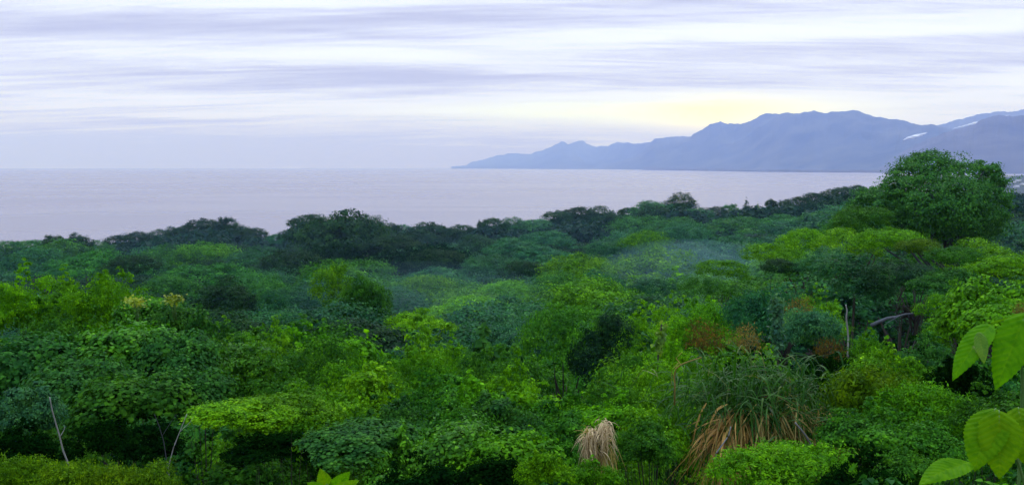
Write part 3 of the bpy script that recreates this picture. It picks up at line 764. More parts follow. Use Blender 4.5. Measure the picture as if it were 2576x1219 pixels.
# ------------------------------------------------------------------ bushes of the near slope
B = 'leafy_bush'
NEAR = [
 (B, 'bush0', 'lime', 60, 662, 180, 24, 'feathery yellow-green bush at the left picture edge'),
 (B, 'bush1', 'fresh', 165, 674, 150, 25, 'bright bush between the edge bush and the rounded one'),
 (B, 'bush2', 'lime', 268, 680, 150, 22, 'rounded yellow-green bush with pale top on the left'),
 (B, 'bush0', 'mid', 130, 735, 280, 20.5, 'dark-sided bush below the left yellow-green tops'),
 ('broad_leaf_shrub', 'shrub0', 'leafy', 345, 748, 120, 18.5, 'broad-leaved shrub under the left yellow flowers'),
 ('broad_leaf_shrub', 'shrub1', 'gloss', 438, 758, 130, 18, 'broad-leaved shrub under the right yellow flowers'),
 ('broad_leaf_shrub', 'shrub2', 'gloss', 505, 782, 150, 17.5, 'glossy shrub right of the yellow flowers'),
 ('broad_leaf_shrub', 'shrub0', 'leafy', 300, 815, 200, 15.5, 'glossy shrub below the left yellow flowers'),
 ('broad_leaf_shrub', 'shrub1', 'gloss', 430, 830, 190, 15, 'glossy dark shrub in the middle of the left thicket'),
 ('broad_leaf_shrub', 'shrub2', 'leafy', 590, 838, 200, 16, 'glossy shrub at the right end of the left thicket'),
 ('broad_leaf_shrub', 'shrub0', 'gloss', 70, 850, 220, 14.5, 'dark glossy shrub at the left edge below the shaded hollow'),
 ('broad_leaf_shrub', 'shrub1', 'gloss', 210, 895, 220, 12.5, 'dark glossy shrub just above the bare white sapling'),
 ('broad_leaf_shrub', 'shrub2', 'blue', 65, 965, 150, 10, 'blue-green shrub left of the bare white sapling'),
 ('broad_leaf_shrub', 'shrub0', 'mid', 330, 940, 230, 12, 'green broad-leaved shrub right of the bare white sapling top'),
 ('broad_leaf_shrub', 'shrub1', 'gloss', 470, 925, 190, 12.5, 'glossy shrub above the pale twigs'),
 (B, 'bush1', 'shade_dark', 60, 1060, 170, 9, 'dark bush at the left edge above the fern hedge'),
 (B, 'bush2', 'shade_dark', 250, 1040, 190, 9, 'dark bush behind the fern hedge, right of the sapling'),
 (B, 'bush0', 'shade_dark', 380, 1060, 170, 8.8, 'dark bush behind the pale twigs'),
 (B, 'bush0', 'fresh', 560, 806, 170, 30, 'bright flat bush behind the left thicket'),
 (B, 'bush2', 'fresh', 690, 806, 220, 28, 'wide bright bush right of the left thicket'),
 (B, 'bush1', 'mid', 790, 850, 180, 23, 'green bush below the wide bright one'),
 (B, 'bush0', 'fresh', 890, 872, 190, 21, 'bright bush left of the central tall bush'),
 (B, 'bush2', 'lime', 1140, 838, 150, 27, 'tall yellow-green bush in the centre of the slope'),
 (B, 'bush1', 'fresh', 1040, 872, 180, 23, 'bright bush just left of the tall central bush'),
 (B, 'bush2', 'mid', 970, 900, 170, 20, 'green bush in the dip left of the central bushes'),
 (B, 'bush0', 'lime', 1300, 888, 220, 22, 'broad yellow-green bush right of the tall central bush'),
 (B, 'bush1', 'mid', 1220, 880, 160, 24, 'green bush between the tall and the broad yellow-green bushes'),
 (B, 'bush0', 'mid', 680, 912, 190, 15.5, 'green bush right of the glossy left thicket'),
 (B, 'bush2', 'fresh', 790, 930, 190, 15, 'bright bush below the central dip, on its left'),
 (B, 'bush1', 'lime', 930, 922, 210, 16, 'yellow-green bush in the middle of the near slope'),
 (B, 'bush0', 'mid', 1080, 930, 200, 16, 'green bush in the middle of the near slope, right of the yellow-green one'),
 (B, 'bush2', 'fresh', 1180, 945, 190, 15.5, 'bright bush below the broad yellow-green bush, on its left'),
 (B, 'bush1', 'lime', 1320, 945, 210, 15.5, 'yellow-green bush below the broad one'),
 (B, 'bush0', 'gloss', 1250, 990, 190, 13, 'dark glossy bush above the low hollow'),
 (B, 'bush2', 'fresh', 720, 985, 210, 11, 'bright bush over the dark hollow, small-leaved'),
 (B, 'bush0', 'shade_dark', 650, 1085, 210, 12.5, 'nearly black bush at the back of the dark hollow, left half'),  # this pair carries the hollow's shade in its leaf colour
 (B, 'bush1', 'shade_dark', 760, 1080, 190, 12.6, 'nearly black bush at the back of the dark hollow, right half'),
 (B, 'bush1', 'lime', 610, 1005, 190, 10, 'bright bush over the dark hollow, beside the pale bright shrub'),
 (B, 'bush0', 'fresh', 860, 985, 190, 12.5, 'bright small-leaved bush in the near centre'),
 ('broad_leaf_shrub', 'shrub2', 'gloss', 985, 985, 200, 12, 'blue-glinting shrub in the near centre'),
 (B, 'bush1', 'mid', 1120, 1000, 200, 12, 'green bush in the near centre, right of the blue-glinting shrub'),
 ('broad_leaf_shrub', 'shrub0', 'gloss', 890, 1065, 220, 9, 'glossy shrub right of the dark hollow'),
 ('broad_leaf_shrub', 'shrub1', 'leafy', 1010, 1075, 200, 8.8, 'leafy shrub at the bottom centre'),
 ('broad_leaf_shrub', 'shrub2', 'leafy', 1150, 1060, 220, 8.6, 'bright leafy shrub at the bottom centre, tallest there'),
 ('broad_leaf_shrub', 'shrub0', 'fresh', 1270, 1085, 220, 8.4, 'bright leafy shrub ending in a drooping spray'),
 ('broad_leaf_shrub', 'shrub1', 'shade_dark', 1050, 1140, 260, 7.6, 'dark shrub at the bottom edge in the centre'),
 ('broad_leaf_shrub', 'shrub2', 'shade_dark', 1230, 1150, 240, 7.6, 'dark shrub at the bottom edge under the drooping spray'),
 ('broad_leaf_shrub', 'shrub2', 'lime', 535, 1016, 120, 8.6, 'pale bright broad-leaved shrub right of the twigs, over the dark hollow'),
 ('broad_leaf_shrub', 'shrub1', 'lime', 1370, 1132, 110, 7.2, 'bright spray of broad leaves at the bottom, left of the pale dry clump'),
 ('dark_leafy_tree', 'round1', 'mid', 1425, 762, 190, 31, 'dark green tree standing above the near centre bushes'),
 ('dark_leafy_tree', 'tall1', 'dark', 1520, 785, 140, 30, 'darker tree right of the dark green one'),
 (B, 'bush0', 'lime', 1700, 742, 180, 38, 'yellow-green bush in front of the mist'),
 (B, 'bush2', 'lime', 1610, 762, 140, 36, 'smaller yellow-green bush left of the misty one'),
 (B, 'bush1', 'fresh', 1780, 745, 140, 36, 'bright bush above the rust-brown shrub'),
 (B, 'bush0', 'mid', 1600, 850, 170, 24, 'green bush right of the darker tree'),
 (B, 'bush2', 'lime', 1690, 830, 140, 22, 'yellow-green bush left of the rust-brown shrubs'),
 (B, 'bush1', 'fresh', 1640, 900, 180, 18, 'bright bush left of the bent dead branch'),
 (B, 'bush0', 'mid', 1540, 935, 180, 17, 'green bush below the darker tree'),
 (B, 'bush2', 'fresh', 1560, 985, 200, 13.5, 'bright bush above the pale dry clump'),
 (B, 'bush1', 'mid', 1440, 985, 200, 14, 'green bush up left of the pale dry clump'),
 (B, 'bush0', 'fresh', 1640, 1010, 170, 12.5, 'bright bush left of the big tussock'),
 (B, 'bush2', 'mid', 1420, 1050, 150, 11.5, 'green bush just left of the pale dry clump'),
 (B, 'bush1', 'mid', 1600, 1050, 150, 11, 'green bush just right of the pale dry clump'),
 (B, 'bush2', 'fresh', 1490, 1152, 110, 9.0, 'small bright bush at the bottom edge below the pale dry clump'),
 ('fine_leaf_bush', 'feather0', 'teal', 1925, 722, 150, 29, 'blue-green fine-leaved bush above the brown nest-like shrub'),
 ('fine_leaf_bush', 'feather1', 'blue', 2030, 775, 120, 25, 'blue-green bush below the buff seed heads'),
 (B, 'bush0', 'fresh', 2060, 720, 140, 30, 'bright bush left of the pale bare trunk'),
 (B, 'bush1', 'fresh', 2190, 815, 130, 20, 'bright bush below the pale bare trunk'),
 (B, 'bush2', 'shade_dark', 2100, 885, 170, 17, 'dark bush below the right rust-brown shrub'),
 (B, 'bush0', 'shade_dark', 1880, 880, 200, 19, 'dark bush under the brown nest-like shrub'),
 (B, 'bush0', 'gloss', 2335, 822, 200, 17, 'small-leaved dark bush below the fallen log'),
 (B, 'bush2', 'fresh', 2230, 860, 150, 16, 'bright bush left of the small-leaved dark one'),
 (B, 'bush1', 'fresh', 2400, 705, 160, 24, 'bright bush right of the fallen log'),
 ('broad_leaf_shrub', 'shrub1', 'fresh', 2490, 700, 190, 20, 'bright broad-leaved shrub above the upper big leaves'),
 ('broad_leaf_shrub', 'shrub0', 'fresh', 2540, 770, 160, 15, 'bright shrub behind the upper big leaves'),
 ('fine_leaf_bush', 'feather1', 'olive', 2220, 925, 210, 12, 'olive fine-leaved bush right of the tussock'),
 ('fine_leaf_bush', 'feather0', 'fresh', 2320, 960, 210, 11, 'bright fine-leaved bush left of the big leaves'),
 (B, 'bush2', 'shade_dark', 2420, 900, 180, 13, 'dark bush between the two sprays of big leaves'),
 (B, 'bush0', 'mid', 2490, 965, 180, 10, 'green bush above the lower big leaves'),
 (B, 'bush1', 'mid', 2190, 1010, 180, 10.5, 'green bush right of the tussock, lower down'),
 (B, 'bush2', 'mid', 2310, 1040, 210, 9.3, 'green bush left of the lower big leaves'),
 ('fine_leaf_bush', 'feather0', 'fresh', 1930, 1120, 200, 8.4, 'bright narrow-leaved bush below the brown fronds'),
 ('fine_leaf_bush', 'feather1', 'fresh', 2050, 1122, 200, 8.6, 'bright narrow-leaved bush below the tussock, right one'),
 (B, 'bush0', 'shade_dark', 2190, 1130, 220, 8, 'dark bush at the bottom edge on the right'),
 (B, 'bush1', 'mid', 2290, 1120, 150, 8, 'green bush at the bottom edge beside the lower big leaves'),
]
for i_, r_ in enumerate(NEAR):
    r_ = list(r_)
    if r_[1].startswith('bush'): r_[1] = f'wild{i_ % 4}' if r_[6] < 17 else f'thicket{i_ % 3}'
    if r_[1].startswith('shrub') and i_ % 3 == 0: r_[1] = f'wild{(i_ + 1) % 4}'
    if r_[2] != 'shade_dark': r_[5] *= 1.25
    at(*r_, cat='tree' if 'tree' in r_[0] else 'bush', tallness=1.3 if r_[6] > 17 else (.5 if 'hollow,' in r_[7] or 'dark hollow' in r_[7] else rnd.uniform(.85, 1.2)))
for name, key, color, x, y, wpx, Y, lab in [
 ('rust_shrub', 'ragged0', 'rust', 1772, 800, 110, 24, 'rust-brown dry shrub left of the nest-like one'),
 ('rust_shrub', 'ragged0', 'bronze', 1872, 812, 90, 22, 'brown nest-like dry shrub with straw on top'),
 ('rust_shrub', 'ragged0', 'bronze', 2010, 742, 80, 27, 'buff feathery seed heads above the blue-green bush'),
 ('rust_shrub', 'ragged0', 'rust', 2090, 846, 90, 20, 'rust-brown dry shrub left of the pale bare trunk foot'),
 ('rust_shrub', 'ragged0', 'bronze', 2566, 758, 50, 9, 'pale brown dry flower head at the right picture edge')]:
    at(name, key, color, x, y, wpx, Y, lab, 'bush')

# ------------------------------------------------------------------ the great tree on the right
def great_tree():
    Y = 76
    spots = [(2370, 432, 70), (2312, 446, 62), (2262, 470, 44), (2440, 446, 66), (2478, 464, 54), (2500, 512, 46), (2250, 505, 58), (2380, 500, 84), (2196, 520, 50),
             (2260, 548, 66), (2222, 500, 50), (2150, 560, 44), (2305, 500, 66), (2325, 535, 70), (2480, 545, 74), (2518, 562, 42), (2410, 556, 62), (2170, 556, 34), (2352, 408, 42), (2462, 418, 34)]
    X0, _, Zb = px(2390, 596, Y)
    g = float(ground(X0, Y))
    r = np.random.default_rng(77); L = []
    for x, y, q in spots:
        X, _, Z = px(2362 + (x - 2370) * (1.0 if x < 2370 else .92), y + 12, Y); q = q * Y / F
        L.append((X - X0, r.uniform(-2.6, 2.6), Z - g, q, q * 1.25, q * .85))
    root = empty('great_tree', (X0, Y, g))
    tag(root, 'great domed tree on the right, standing above the skyline and hills', 'tree')
    V, Fc = crown_geo(78, L, 1500, 66, .165, T_LEAF, clump_r=.25, flat=.45, low=-.75, inner=.05)
    c = Geo().add(V, Fc).link('crown', M['foliage'], root); c.color = (0.052, 0.185, 0.026, .15)
    tg = Geo()
    h = L[7][2] - .5
    t = np.linspace(0, 1, 8)[:, None]
    tg.tube(np.array([0, 0, -.8]) + t * np.array([.2, 0, h + .8]), .34 * (1.2 - .7 * t[:, 0]), 9)
    for lb in L:
        a = np.array([.1, 0, h * r.uniform(.35, .8)]); e = np.array(lb[:3]); m_ = (a + e) / 2 + np.array([0, 0, .8])
        tt = np.linspace(0, 1, 7)[:, None]
        tg.tube((1 - tt) ** 2 * a + 2 * tt * (1 - tt) * m_ + tt ** 2 * e, .15 * (1.05 - .85 * tt[:, 0]), 6)
    tg.link('trunk', M['greybark'], root, True)
    HAND.append((X0, Y, 7))
great_tree()

# ------------------------------------------------------------------ blades: tussock, dry clump, grasses
def blades(seed, base, out_dir, length, width, arch, segs=7, twist=.4):
    """ribbon blades: rise from base along out_dir and arch over (arch: how far the tip falls, in lengths)"""
    r = np.random.default_rng(seed)
    n = len(base); t = np.linspace(0, 1, segs)
    d = unit(out_dir); hz = d * np.array([1, 1, 0]); hz = unit(hz + 1e-6)
    P = base[:, None] + d[:, None] * (t[None, :, None] * length[:, None, None])
    P[..., 2] -= (arch * length)[:, None] * t[None] ** 2.2
    P += (r.normal(size=(n, 1, 3)) * .09 * length[:, None, None]) * (t[None, :, None] ** 2)
    kink = r.uniform(.3, .9, n)[:, None]; P[..., 2] -= (r.random(n) < .25)[:, None] * np.maximum(0, t[None] - kink) * length[:, None] * .8   # some are broken
    side = np.stack([-hz[:, 1], hz[:, 0], r.normal(size=n) * twist], -1); side = unit(side)
    wd = width[:, None] * (np.minimum(1, t * 6 + .35) * (1 - t ** 1.7) + .02)[None]
    A, Bv = P - side[:, None] * wd[..., None] / 2, P + side[:, None] * wd[..., None] / 2
    V = np.stack([A, Bv], 2).reshape(-1, 3)
    i = np.arange(n)[:, None] * segs * 2 + np.arange(segs - 1)[None] * 2
    return V, np.stack([i, i + 1, i + 3, i + 2], -1).reshape(-1, 4)

def ring(r, n, c, spread):
    return c + r.normal(size=(n, 3)) * np.array(spread)
def fan(r, n, az0, az1, el0, el1):
    a = r.uniform(az0, az1, n); e = r.uniform(el0, el1, n)
    return np.stack([np.cos(a) * np.cos(e), np.sin(a) * np.cos(e), np.sin(e)], -1)

def tussock():
    Y = 13.0
    X, _, Z = px(1905, 975, Y)
    g = float(ground(X, Y)); b = np.array([0, 0, Z - g])
    root = empty('tussock_palm', (X, Y, g)); tag(root, 'huge drooping tussock of long green and tan blades', 'tussock')
    r = np.random.default_rng(5); k = Y / F
    def part(name, mat, n, c, spread, az, el, ln, wd, arch, seed):
        base = ring(r, n, np.array(c), spread)
        V, Fq = blades(seed, base, fan(r, n, *az, *el), r.uniform(*ln, n), r.uniform(*wd, n), r.uniform(*arch, n))
        Geo().add(V, Fq).link(name, mat, root)
    zc = b[2]
    part('green_blades', M['blade'], 1400, (0, .1, zc - .22), (.60, .45, .24), (0, 6.28), (.1, 1.4), (.5, 1.15), (.014, .034), (.5, 1.4), 1)
    part('dry_blades', M['straw'], 340, (0.12, -.46, zc - .38), (.26, .12, .12), (3.3, 6.1), (-.6, .5), (.45, .95), (.014, .034), (.5, 1.0), 2)
    part('brown_fronds', M['frond'], 190, (-.42, -.44, zc - .42), (.14, .12, .10), (3.3, 4.6), (-.7, .2), (.5, .95), (.016, .042), (.35, .7), 3)
    part('young_blades', M['blade'], 260, (.05, -.45, zc - .25), (.40, .12, .14), (3.0, 6.4), (-.3, 1.0), (.35, .9), (.010, .022), (.5, 1.3), 4)
    part('bent_blades', M['straw'], 110, (.45, -.30, zc - .40), (.35, .15, .16), (0, 6.28), (-.2, 1.2), (.3, .8), (.008, .020), (.4, 1.6), 5)
    tg = Geo(); t = np.linspace(0, 1, 6)[:, None]
    tg.tube(np.array([0, 0, -.4]) + t * np.array([0, 0, zc + .3]), .22 * (1.1 - .4 * t[:, 0]), 9)
    tg.tube(np.array([0, 0, zc - .6]) + t * np.array([-.52, -.35, .3]), .08 * (1.1 - .5 * t[:, 0]), 7)
    tg.link('stem', M['bark'], root, True)
    HAND.append((X, Y, 1.3))
tussock()

def dry_clump():
    Y = 10.5
    X, _, Z = px(1500, 1075, Y); g = float(ground(X, Y)); top = Z - g
    root = empty('dry_clump', (X, Y, g)); tag(root, 'shaggy clump of pale beige dead fronds hanging over a stump', 'dry plant')
    r = np.random.default_rng(9)
    n = 480
    u = r.random(n); k = Y / F
    base = np.stack([(-34 + 68 * u) * k, r.normal(size=n) * .09, top + (-2 + 20 * (u > .62) - 16 * (u < .2) - 60 * r.random(n) ** 1.4) * k], -1)
    V, Fq = blades(3, base, fan(r, n, 3.3, 6.1, -1.3, .5), r.uniform(.07, .20, n), r.uniform(.008, .018, n), r.uniform(.3, 1.0, n))
    Geo().add(V, Fq).link('fronds', M['thatch'], root)
    n = 90
    u = r.random(n)
    base = np.stack([(-34 + 68 * u) * k, r.normal(size=n) * .08 - .05, top + (-2 - 55 * r.random(n)) * k], -1)
    V, Fq = blades(8, base, fan(r, n, 0, 6.28, -1.2, 1.4), r.uniform(.06, .22, n), r.uniform(.006, .02, n), r.uniform(.1, 1.6, n), twist=1.5)
    Geo().add(V, Fq).link('broken_fronds', M['straw'], root)
    n = 70
    base = ring(r, n, np.array([.08, -.04, top - .28]), (.07, .03, .05))
    V, Fq = blades(4, base, fan(r, n, 4.2, 6.2, -1.5, -.9), r.uniform(.15, .38, n), r.uniform(.006, .012, n), r.uniform(.1, .4, n))
    Geo().add(V, Fq).link('lower_fronds', M['straw'], root)
    t = np.linspace(0, 1, 6)[:, None]
    Geo().tube(np.array([0, 0, -.3]) + t * np.array([.02, 0, top + .24]), .07 * (1.2 - .4 * t[:, 0]), 8).link('stump', M['bark'], root, True)
dry_clump()

def grass(x, y, Y, n, wpx, h, mat, seed, label):
    X, _, Z = px(x, y, Y); g = float(ground(X, Y)); hh = max(Z - g, .3)
    root = empty('tall_grass', (X, Y, g)); tag(root, label, 'grass tuft')
    r = np.random.default_rng(seed)
    base = ring(r, n, np.array([0, 0, 0]), (wpx * Y / F * .3, wpx * Y / F * .3, .0))
    V, Fq = blades(seed, base, fan(r, n, 0, 6.28, .95, 1.5), r.uniform(.7, 1.15, n) * hh, r.uniform(.008, .016, n), r.uniform(.05, .4, n))
    Geo().add(V, Fq).link('green_blades', mat, root)
    m_ = n // 4
    base = ring(r, m_, np.array([0, 0, 0]), (wpx * Y / F * .3, wpx * Y / F * .3, .0))
    V, Fq = blades(seed + 1, base, fan(r, m_, 0, 6.28, .9, 1.45), r.uniform(.7, 1.1, m_) * hh, r.uniform(.006, .012, m_), r.uniform(.1, .5, m_))
    Geo().add(V, Fq).link('dry_blades', M['straw'], root)
grass(1600, 1120, 9.2, 340, 110, .8, M['blade'], 21, 'tuft of tall grass right of the pale dry clump')
grass(1690, 1085, 9.6, 380, 120, .8, M['blade'], 24, 'tall dark grass between the dry clump and brown fronds')
grass(1760, 1170, 8.4, 260, 110, .6, M['blade'], 27, 'grass tuft at the bottom edge under the brown fronds')
grass(2060, 925, 15, 420, 130, 1., M['blade'], 30, 'stand of tall pale-tipped grass behind the tussock')

# ------------------------------------------------------------------ ferns along the bottom left
for i, (x, y, wd, Y) in enumerate([(40, 1140, 170, 7.4), (160, 1160, 160, 7.0), (270, 1168, 150, 7.0), (370, 1172, 150, 7.2)]):
    at('fern_bush', f'feather{i % 2}', 'olive', x, y, wd, Y, ['yellow-green fern bush in the bottom left corner', 'yellow-green fern bush under the bare white sapling',
       'yellow-green fern bush in the middle of the fern hedge', 'yellow-green fern bush at the right end of the fern hedge'][i], 'fern', 'ferns along the bottom left edge')

# ------------------------------------------------------------------ bare stems, twigs, log
def stem(name, pts, Y, r0, mat, label, cat, twigs=(), taper=.6, root_down=.0):
    P = np.array([px(x, y, Y + (k * .03)) for k, (x, y) in enumerate(pts)])
    o = P[-1].copy(); root = empty(name, o); tag(root, label, cat)
    t = np.linspace(0, 1, 16); ti = np.linspace(0, 1, len(P))
    path = np.stack([np.interp(t, ti, P[:, k]) for k in range(3)], -1) - o
    if root_down: path = np.concatenate([path, path[-1:] - [[0, 0, root_down]]])
    n = len(path)
    Geo().tube(path, r0 * np.linspace(1 - taper, 1, n), 7).link('stem', mat, root, True)
    for tw in twigs:
        Q = np.array([px(x, y, Y) for x, y in tw]) - o
        tq = np.linspace(0, 1, 7); qi = np.linspace(0, 1, len(Q))
        Q = np.stack([np.interp(tq, qi, Q[:, k]) for k in range(3)], -1)
        Geo().tube(Q, min(r0 * .5, .012) * np.linspace(1, .35, 7), 5).link('twig', mat, root, True)
    return root
stem('bare_sapling', [(125, 998), (131, 1030), (141, 1065), (151, 1100), (158, 1130), (172, 1166)], 7.6, .008, M['palebark'], 'thin bare white sapling leaning in the bottom left', 'sapling',
     [[(152, 1096), (160, 1082), (163, 1072)]], .45, .5)
stem('dead_twig', [(388, 1040), (400, 1070), (412, 1110), (420, 1165)], 8.2, .005, M['greybark'], 'grey bare twig rising right of the sapling', 'twig', [[(408, 1095), (430, 1060), (444, 1040)]], .5, .5)
stem('dead_twig', [(470, 1040), (452, 1085), (436, 1125), (424, 1172)], 8.1, .006, M['palebark'], 'pale forked twig left of the pale bright shrub', 'twig', [[(452, 1085), (478, 1060), (486, 1048)]], .5, .5)
stem('pale_sapling', [(2127, 766), (2130, 780), (2128, 800), (2131, 822), (2133, 852)], 22, .024, M['palebark'], 'slender pale bare trunk among the bushes on the right', 'trunk', [], .4, 3.0)
stem('fallen_log', [(2296, 788), (2275, 790), (2255, 796), (2232, 800), (2212, 808), (2190, 818)], 18.5, .045, M['greybark'], 'grey fallen log sticking out of the bushes on the right', 'log', [[(2262, 794), (2240, 806), (2216, 822)], [(2248, 797), (2256, 812), (2236, 826)]], .6)
stem('dead_branch', [(1764, 898), (1748, 903), (1730, 909), (1712, 916), (1700, 926), (1695, 945), (1697, 965)], 12, .012, M['straw'], 'bent pale dead branch above the tussock on its left', 'branch', [[(1712, 916), (1700, 900), (1716, 884)], [(1706, 912), (1690, 930), (1688, 975)]], .4, .3)
stem('dead_branch', [(2000, 1062), (2015, 1080), (2030, 1100), (2044, 1125)], 11.4, .014, M['palebark'], 'straight pale dead stick across the right side of the tussock', 'branch', [], .3, .3)
stem('dead_branch', [(2086, 1040), (2098, 1062), (2106, 1085), (2112, 1110)], 11, .016, M['frond'], 'brown broken stalk at the right side of the tussock', 'branch', [], .3, .3)
stem('dead_branch', [(1838, 1072), (1832, 1095), (1816, 1118), (1800, 1140)], 11, .010, M['palebark'], 'pale thin stick crossing the brown fronds', 'branch', [], .4, .3)

# pale climbing vine
def leaf_column(name, pts, Y, n, wpx, leaf, color, label, cat, seed):
    P = np.array([px(x, y, Y) for x, y in pts]); o = P[-1].copy(); o[2] = float(ground(o[0], o[1]))
    root = empty(name, o); tag(root, label, cat)
    r = np.random.default_rng(seed)
    t = r.random(n); ti = np.linspace(0, 1, len(P))
    C = np.stack([np.interp(t, ti, P[:, k]) for k in range(3)], -1) - o
    C += r.normal(size=C.shape) * wpx * Y / F * .35
    V, Fc = spread_leaves(T_LEAF, C, r.normal(size=C.shape) * .6 + np.array([0, -.6, .5]), r.normal(size=C.shape) * .5 + np.array([0, 0, -1]), leaf * r.uniform(.6, 1.3, n))
    f = Geo().add(V, Fc).link('foliage', M['foliage'], root); f.color = color
    path = np.concatenate([P - o, [[0, 0, -.2]]])
    Geo().tube(path, np.full(len(path), .02), 6).link('stem', M['bark'], root, True)
leaf_column('climbing_vine', [(1952, 745), (1956, 790), (1954, 830), (1957, 880)], 21, 420, 22, .10, (0.065, 0.18, 0.07, .3), 'upright pale blue-green vine above the tussock', 'vine', 61)
leaf_column('leafy_stalk', [(1664, 815), (1660, 850), (1655, 880)], 20, 120, 14, .12, (0.14, 0.27, 0.02, .4), 'yellow-green leafy stalk left of the rust-brown shrub', 'plant', 62)

# flower clusters on the left thicket
for i, (x, y, wd) in enumerate([(345, 760, 60), (440, 752, 62)]):
    Y = 17.4
    X, _, Z = px(x, y, Y); r = np.random.default_rng(70 + i); n = 110
    root = empty('flower_cluster', (X, Y, Z - .12)); tag(root, ['ragged yellow flower cluster, the left of two on the thicket', 'rounded yellow flower cluster, the right of two on the thicket'][i], 'flowers', 'yellow flower clusters')
    C = r.normal(size=(n, 3)) * np.array([wd * Y / F * .27, .12, .045]) + np.array([0, 0, .12]); C[:, 2] += (.25 if i == 0 else 0) * C[:, 0]
    heads = C[:6]
    for q in range(6):
        Cq = heads[q] + r.normal(size=(34, 3)) * np.array([.07, .07, .035])
        V, Fc = spread_leaves(T_LEAF, Cq, r.normal(size=Cq.shape) * .5 + np.array([0, -.3, .9]), r.normal(size=Cq.shape), r.uniform(.035, .08, 34))
        Geo().add(V, Fc).link('blossom', M['yellow'], root)
    sg = Geo()
    for q in range(6): sg.tube(np.array([[r.normal() * .03, 0, -.3], C[q] * .5 + [0, 0, -.05], C[q]]), np.array([.008, .006, .004]), 5)
    sg.link('stalk', M['greenstem'], root, True)

# ------------------------------------------------------------------ big leaves close to the camera
def big_leaf(parent, o, base, tip, Y0, Y1, wpx, mat, bend=.15, roll=0.0):
    a, b = np.array(px(*base, Y0)), np.array(px(*tip, Y1))
    Ln = np.linalg.norm(b - a); d = (b - a) / Ln
    view = unit(np.array([a[0], a[1], a[2] - EYE])); nrm = -view + np.array([0, 0, .5]); nrm = unit(nrm - d * (nrm @ d))
    x = np.cross(d, nrm)
    c, s_ = math.cos(roll), math.sin(roll); nrm, x = nrm * c + x * s_, x * c - nrm * s_
    nu, nv = 25, 81
    v = np.linspace(0, 1, nv); W = wpx * (Y0 + Y1) / 2 / F / 2
    prof = np.maximum(v, 0) ** .62 * np.maximum(1 - v, 0) ** .95; prof = prof / prof.max(); prof[-1] = 0
    u = np.linspace(-1, 1, nu)
    U, Vv = np.meshgrid(u, v)
    wob = 1 + .04 * np.sin(v * 110) [:, None] * (np.abs(U) > .95)
    across = U * prof[:, None] * W * wob
    up = -bend * Ln * (Vv - .25) ** 2 + .16 * W * np.abs(U) * prof[:, None] + .05 * W * np.abs(np.sin((Vv - np.abs(U) * prof[:, None] * .20) * 11 * np.pi)) + .06 * W * np.sin(Vv * 9 + U * 2.0 + Ln * 90) * (1 - np.abs(U) * .6) - .10 * W * (np.abs(U) ** 3)
    P = a + d * (Vv * Ln)[..., None] + x * across[..., None] + nrm * up[..., None] - np.array(o)
    i = np.arange(nv - 1)[:, None] * nu; j = np.arange(nu - 1)[None]
    Fq = np.stack([i + j, i + j + 1, i + nu + j + 1, i + nu + j], -1).reshape(-1, 4)
    lf = link_mesh('leaf', P.reshape(-1, 3), [Fq], mat, parent, True)
    ph = ((Vv - np.abs(U) * prof[:, None] * .20) * 11) % 1.0
    vein = np.maximum(np.exp(-(np.minimum(ph, 1 - ph) / .09) ** 2) * (1 - np.abs(U) * .5), np.exp(-(U / .05) ** 2))
    va = lf.data.attributes.new('vein', 'FLOAT', 'POINT'); va.data.foreach_set('value', vein.ravel().astype(np.float32))
    mid = P[:, nu // 2] - nrm * .0015
    V2, F2, C2 = tube(mid, W * .045 * (1.05 - v), 5)
    link_mesh('midrib', V2, [F2, C2], M['greenstem'], lf, True)

def big_plant(label, stem_pts, Y, leaves, r0=.0035):
    o = np.array(px(*stem_pts[-1], Y)); o[2] = float(ground(o[0], o[1]))
    root = empty('broad_leaf_plant', o); tag(root, label, 'plant')
    P = np.array([px(x, y, Y) for x, y in stem_pts] + [tuple(o - [0, 0, .1])]) - o
    t = np.linspace(0, 1, 14); ti = np.linspace(0, 1, len(P))
    Geo().tube(np.stack([np.interp(t, ti, P[:, k]) for k in range(3)], -1), r0 * np.linspace(.6, 1.3, 14), 8).link('stem', M['greenstem'], root, True)
    for lf in leaves: big_leaf(root, o, *lf)
    return root
BL, YL = M['bigleaf'], M['youngleaf']
big_plant('upper spray of big bright leaves at the right picture edge', [(2580, 785), (2566, 830), (2568, 900), (2572, 1000)], 2.1,
  [((2492, 812), (2396, 934), 2.1, 2.0, 66, BL, .25, .15), ((2580, 786), (2508, 966), 2.1, 2.0, 92, BL, .2, -.1), ((2462, 834), (2475, 912), 2.05, 2.0, 32, YL, .1, 0.),
   ((2452, 862), (2452, 890), 2.06, 2.03, 16, YL, .1, .2), ((2580, 800), (2640, 940), 2.15, 2.0, 90, BL, .2, .2), ((2490, 812), (2575, 790), 2.12, 2.1, 6, M['bigleaf'], .1, 0.)])
big_plant('lower spray of big bright leaves at the right picture edge', [(2510, 1036), (2530, 1090), (2560, 1160), (2590, 1260)], 1.9,
  [((2504, 1026), (2448, 1172), 1.88, 1.8, 104, BL, .2, .15), ((2512, 1030), (2516, 1196), 1.86, 1.78, 104, BL, .2, -.1),
   ((2560, 1022), (2590, 1170), 1.9, 1.8, 96, BL, .2, .1), ((2440, 1160), (2316, 1200), 1.8, 1.72, 74, BL, .2, .3)])
big_plant('pair of upright bright leaves at the bottom edge, centre left', [(822, 1216), (822, 1260)], 5.0,
  [((824, 1240), (806, 1178), 5.0, 5.0, 40, BL, .2, 0.), ((830, 1240), (878, 1186), 5.0, 5.0, 40, BL, .2, .2), ((830, 1245), (900, 1205), 4.9, 4.9, 34, BL, .2, 0.), ((822, 1240), (772, 1210), 4.9, 4.9, 30, BL, .2, 0.)], .012)
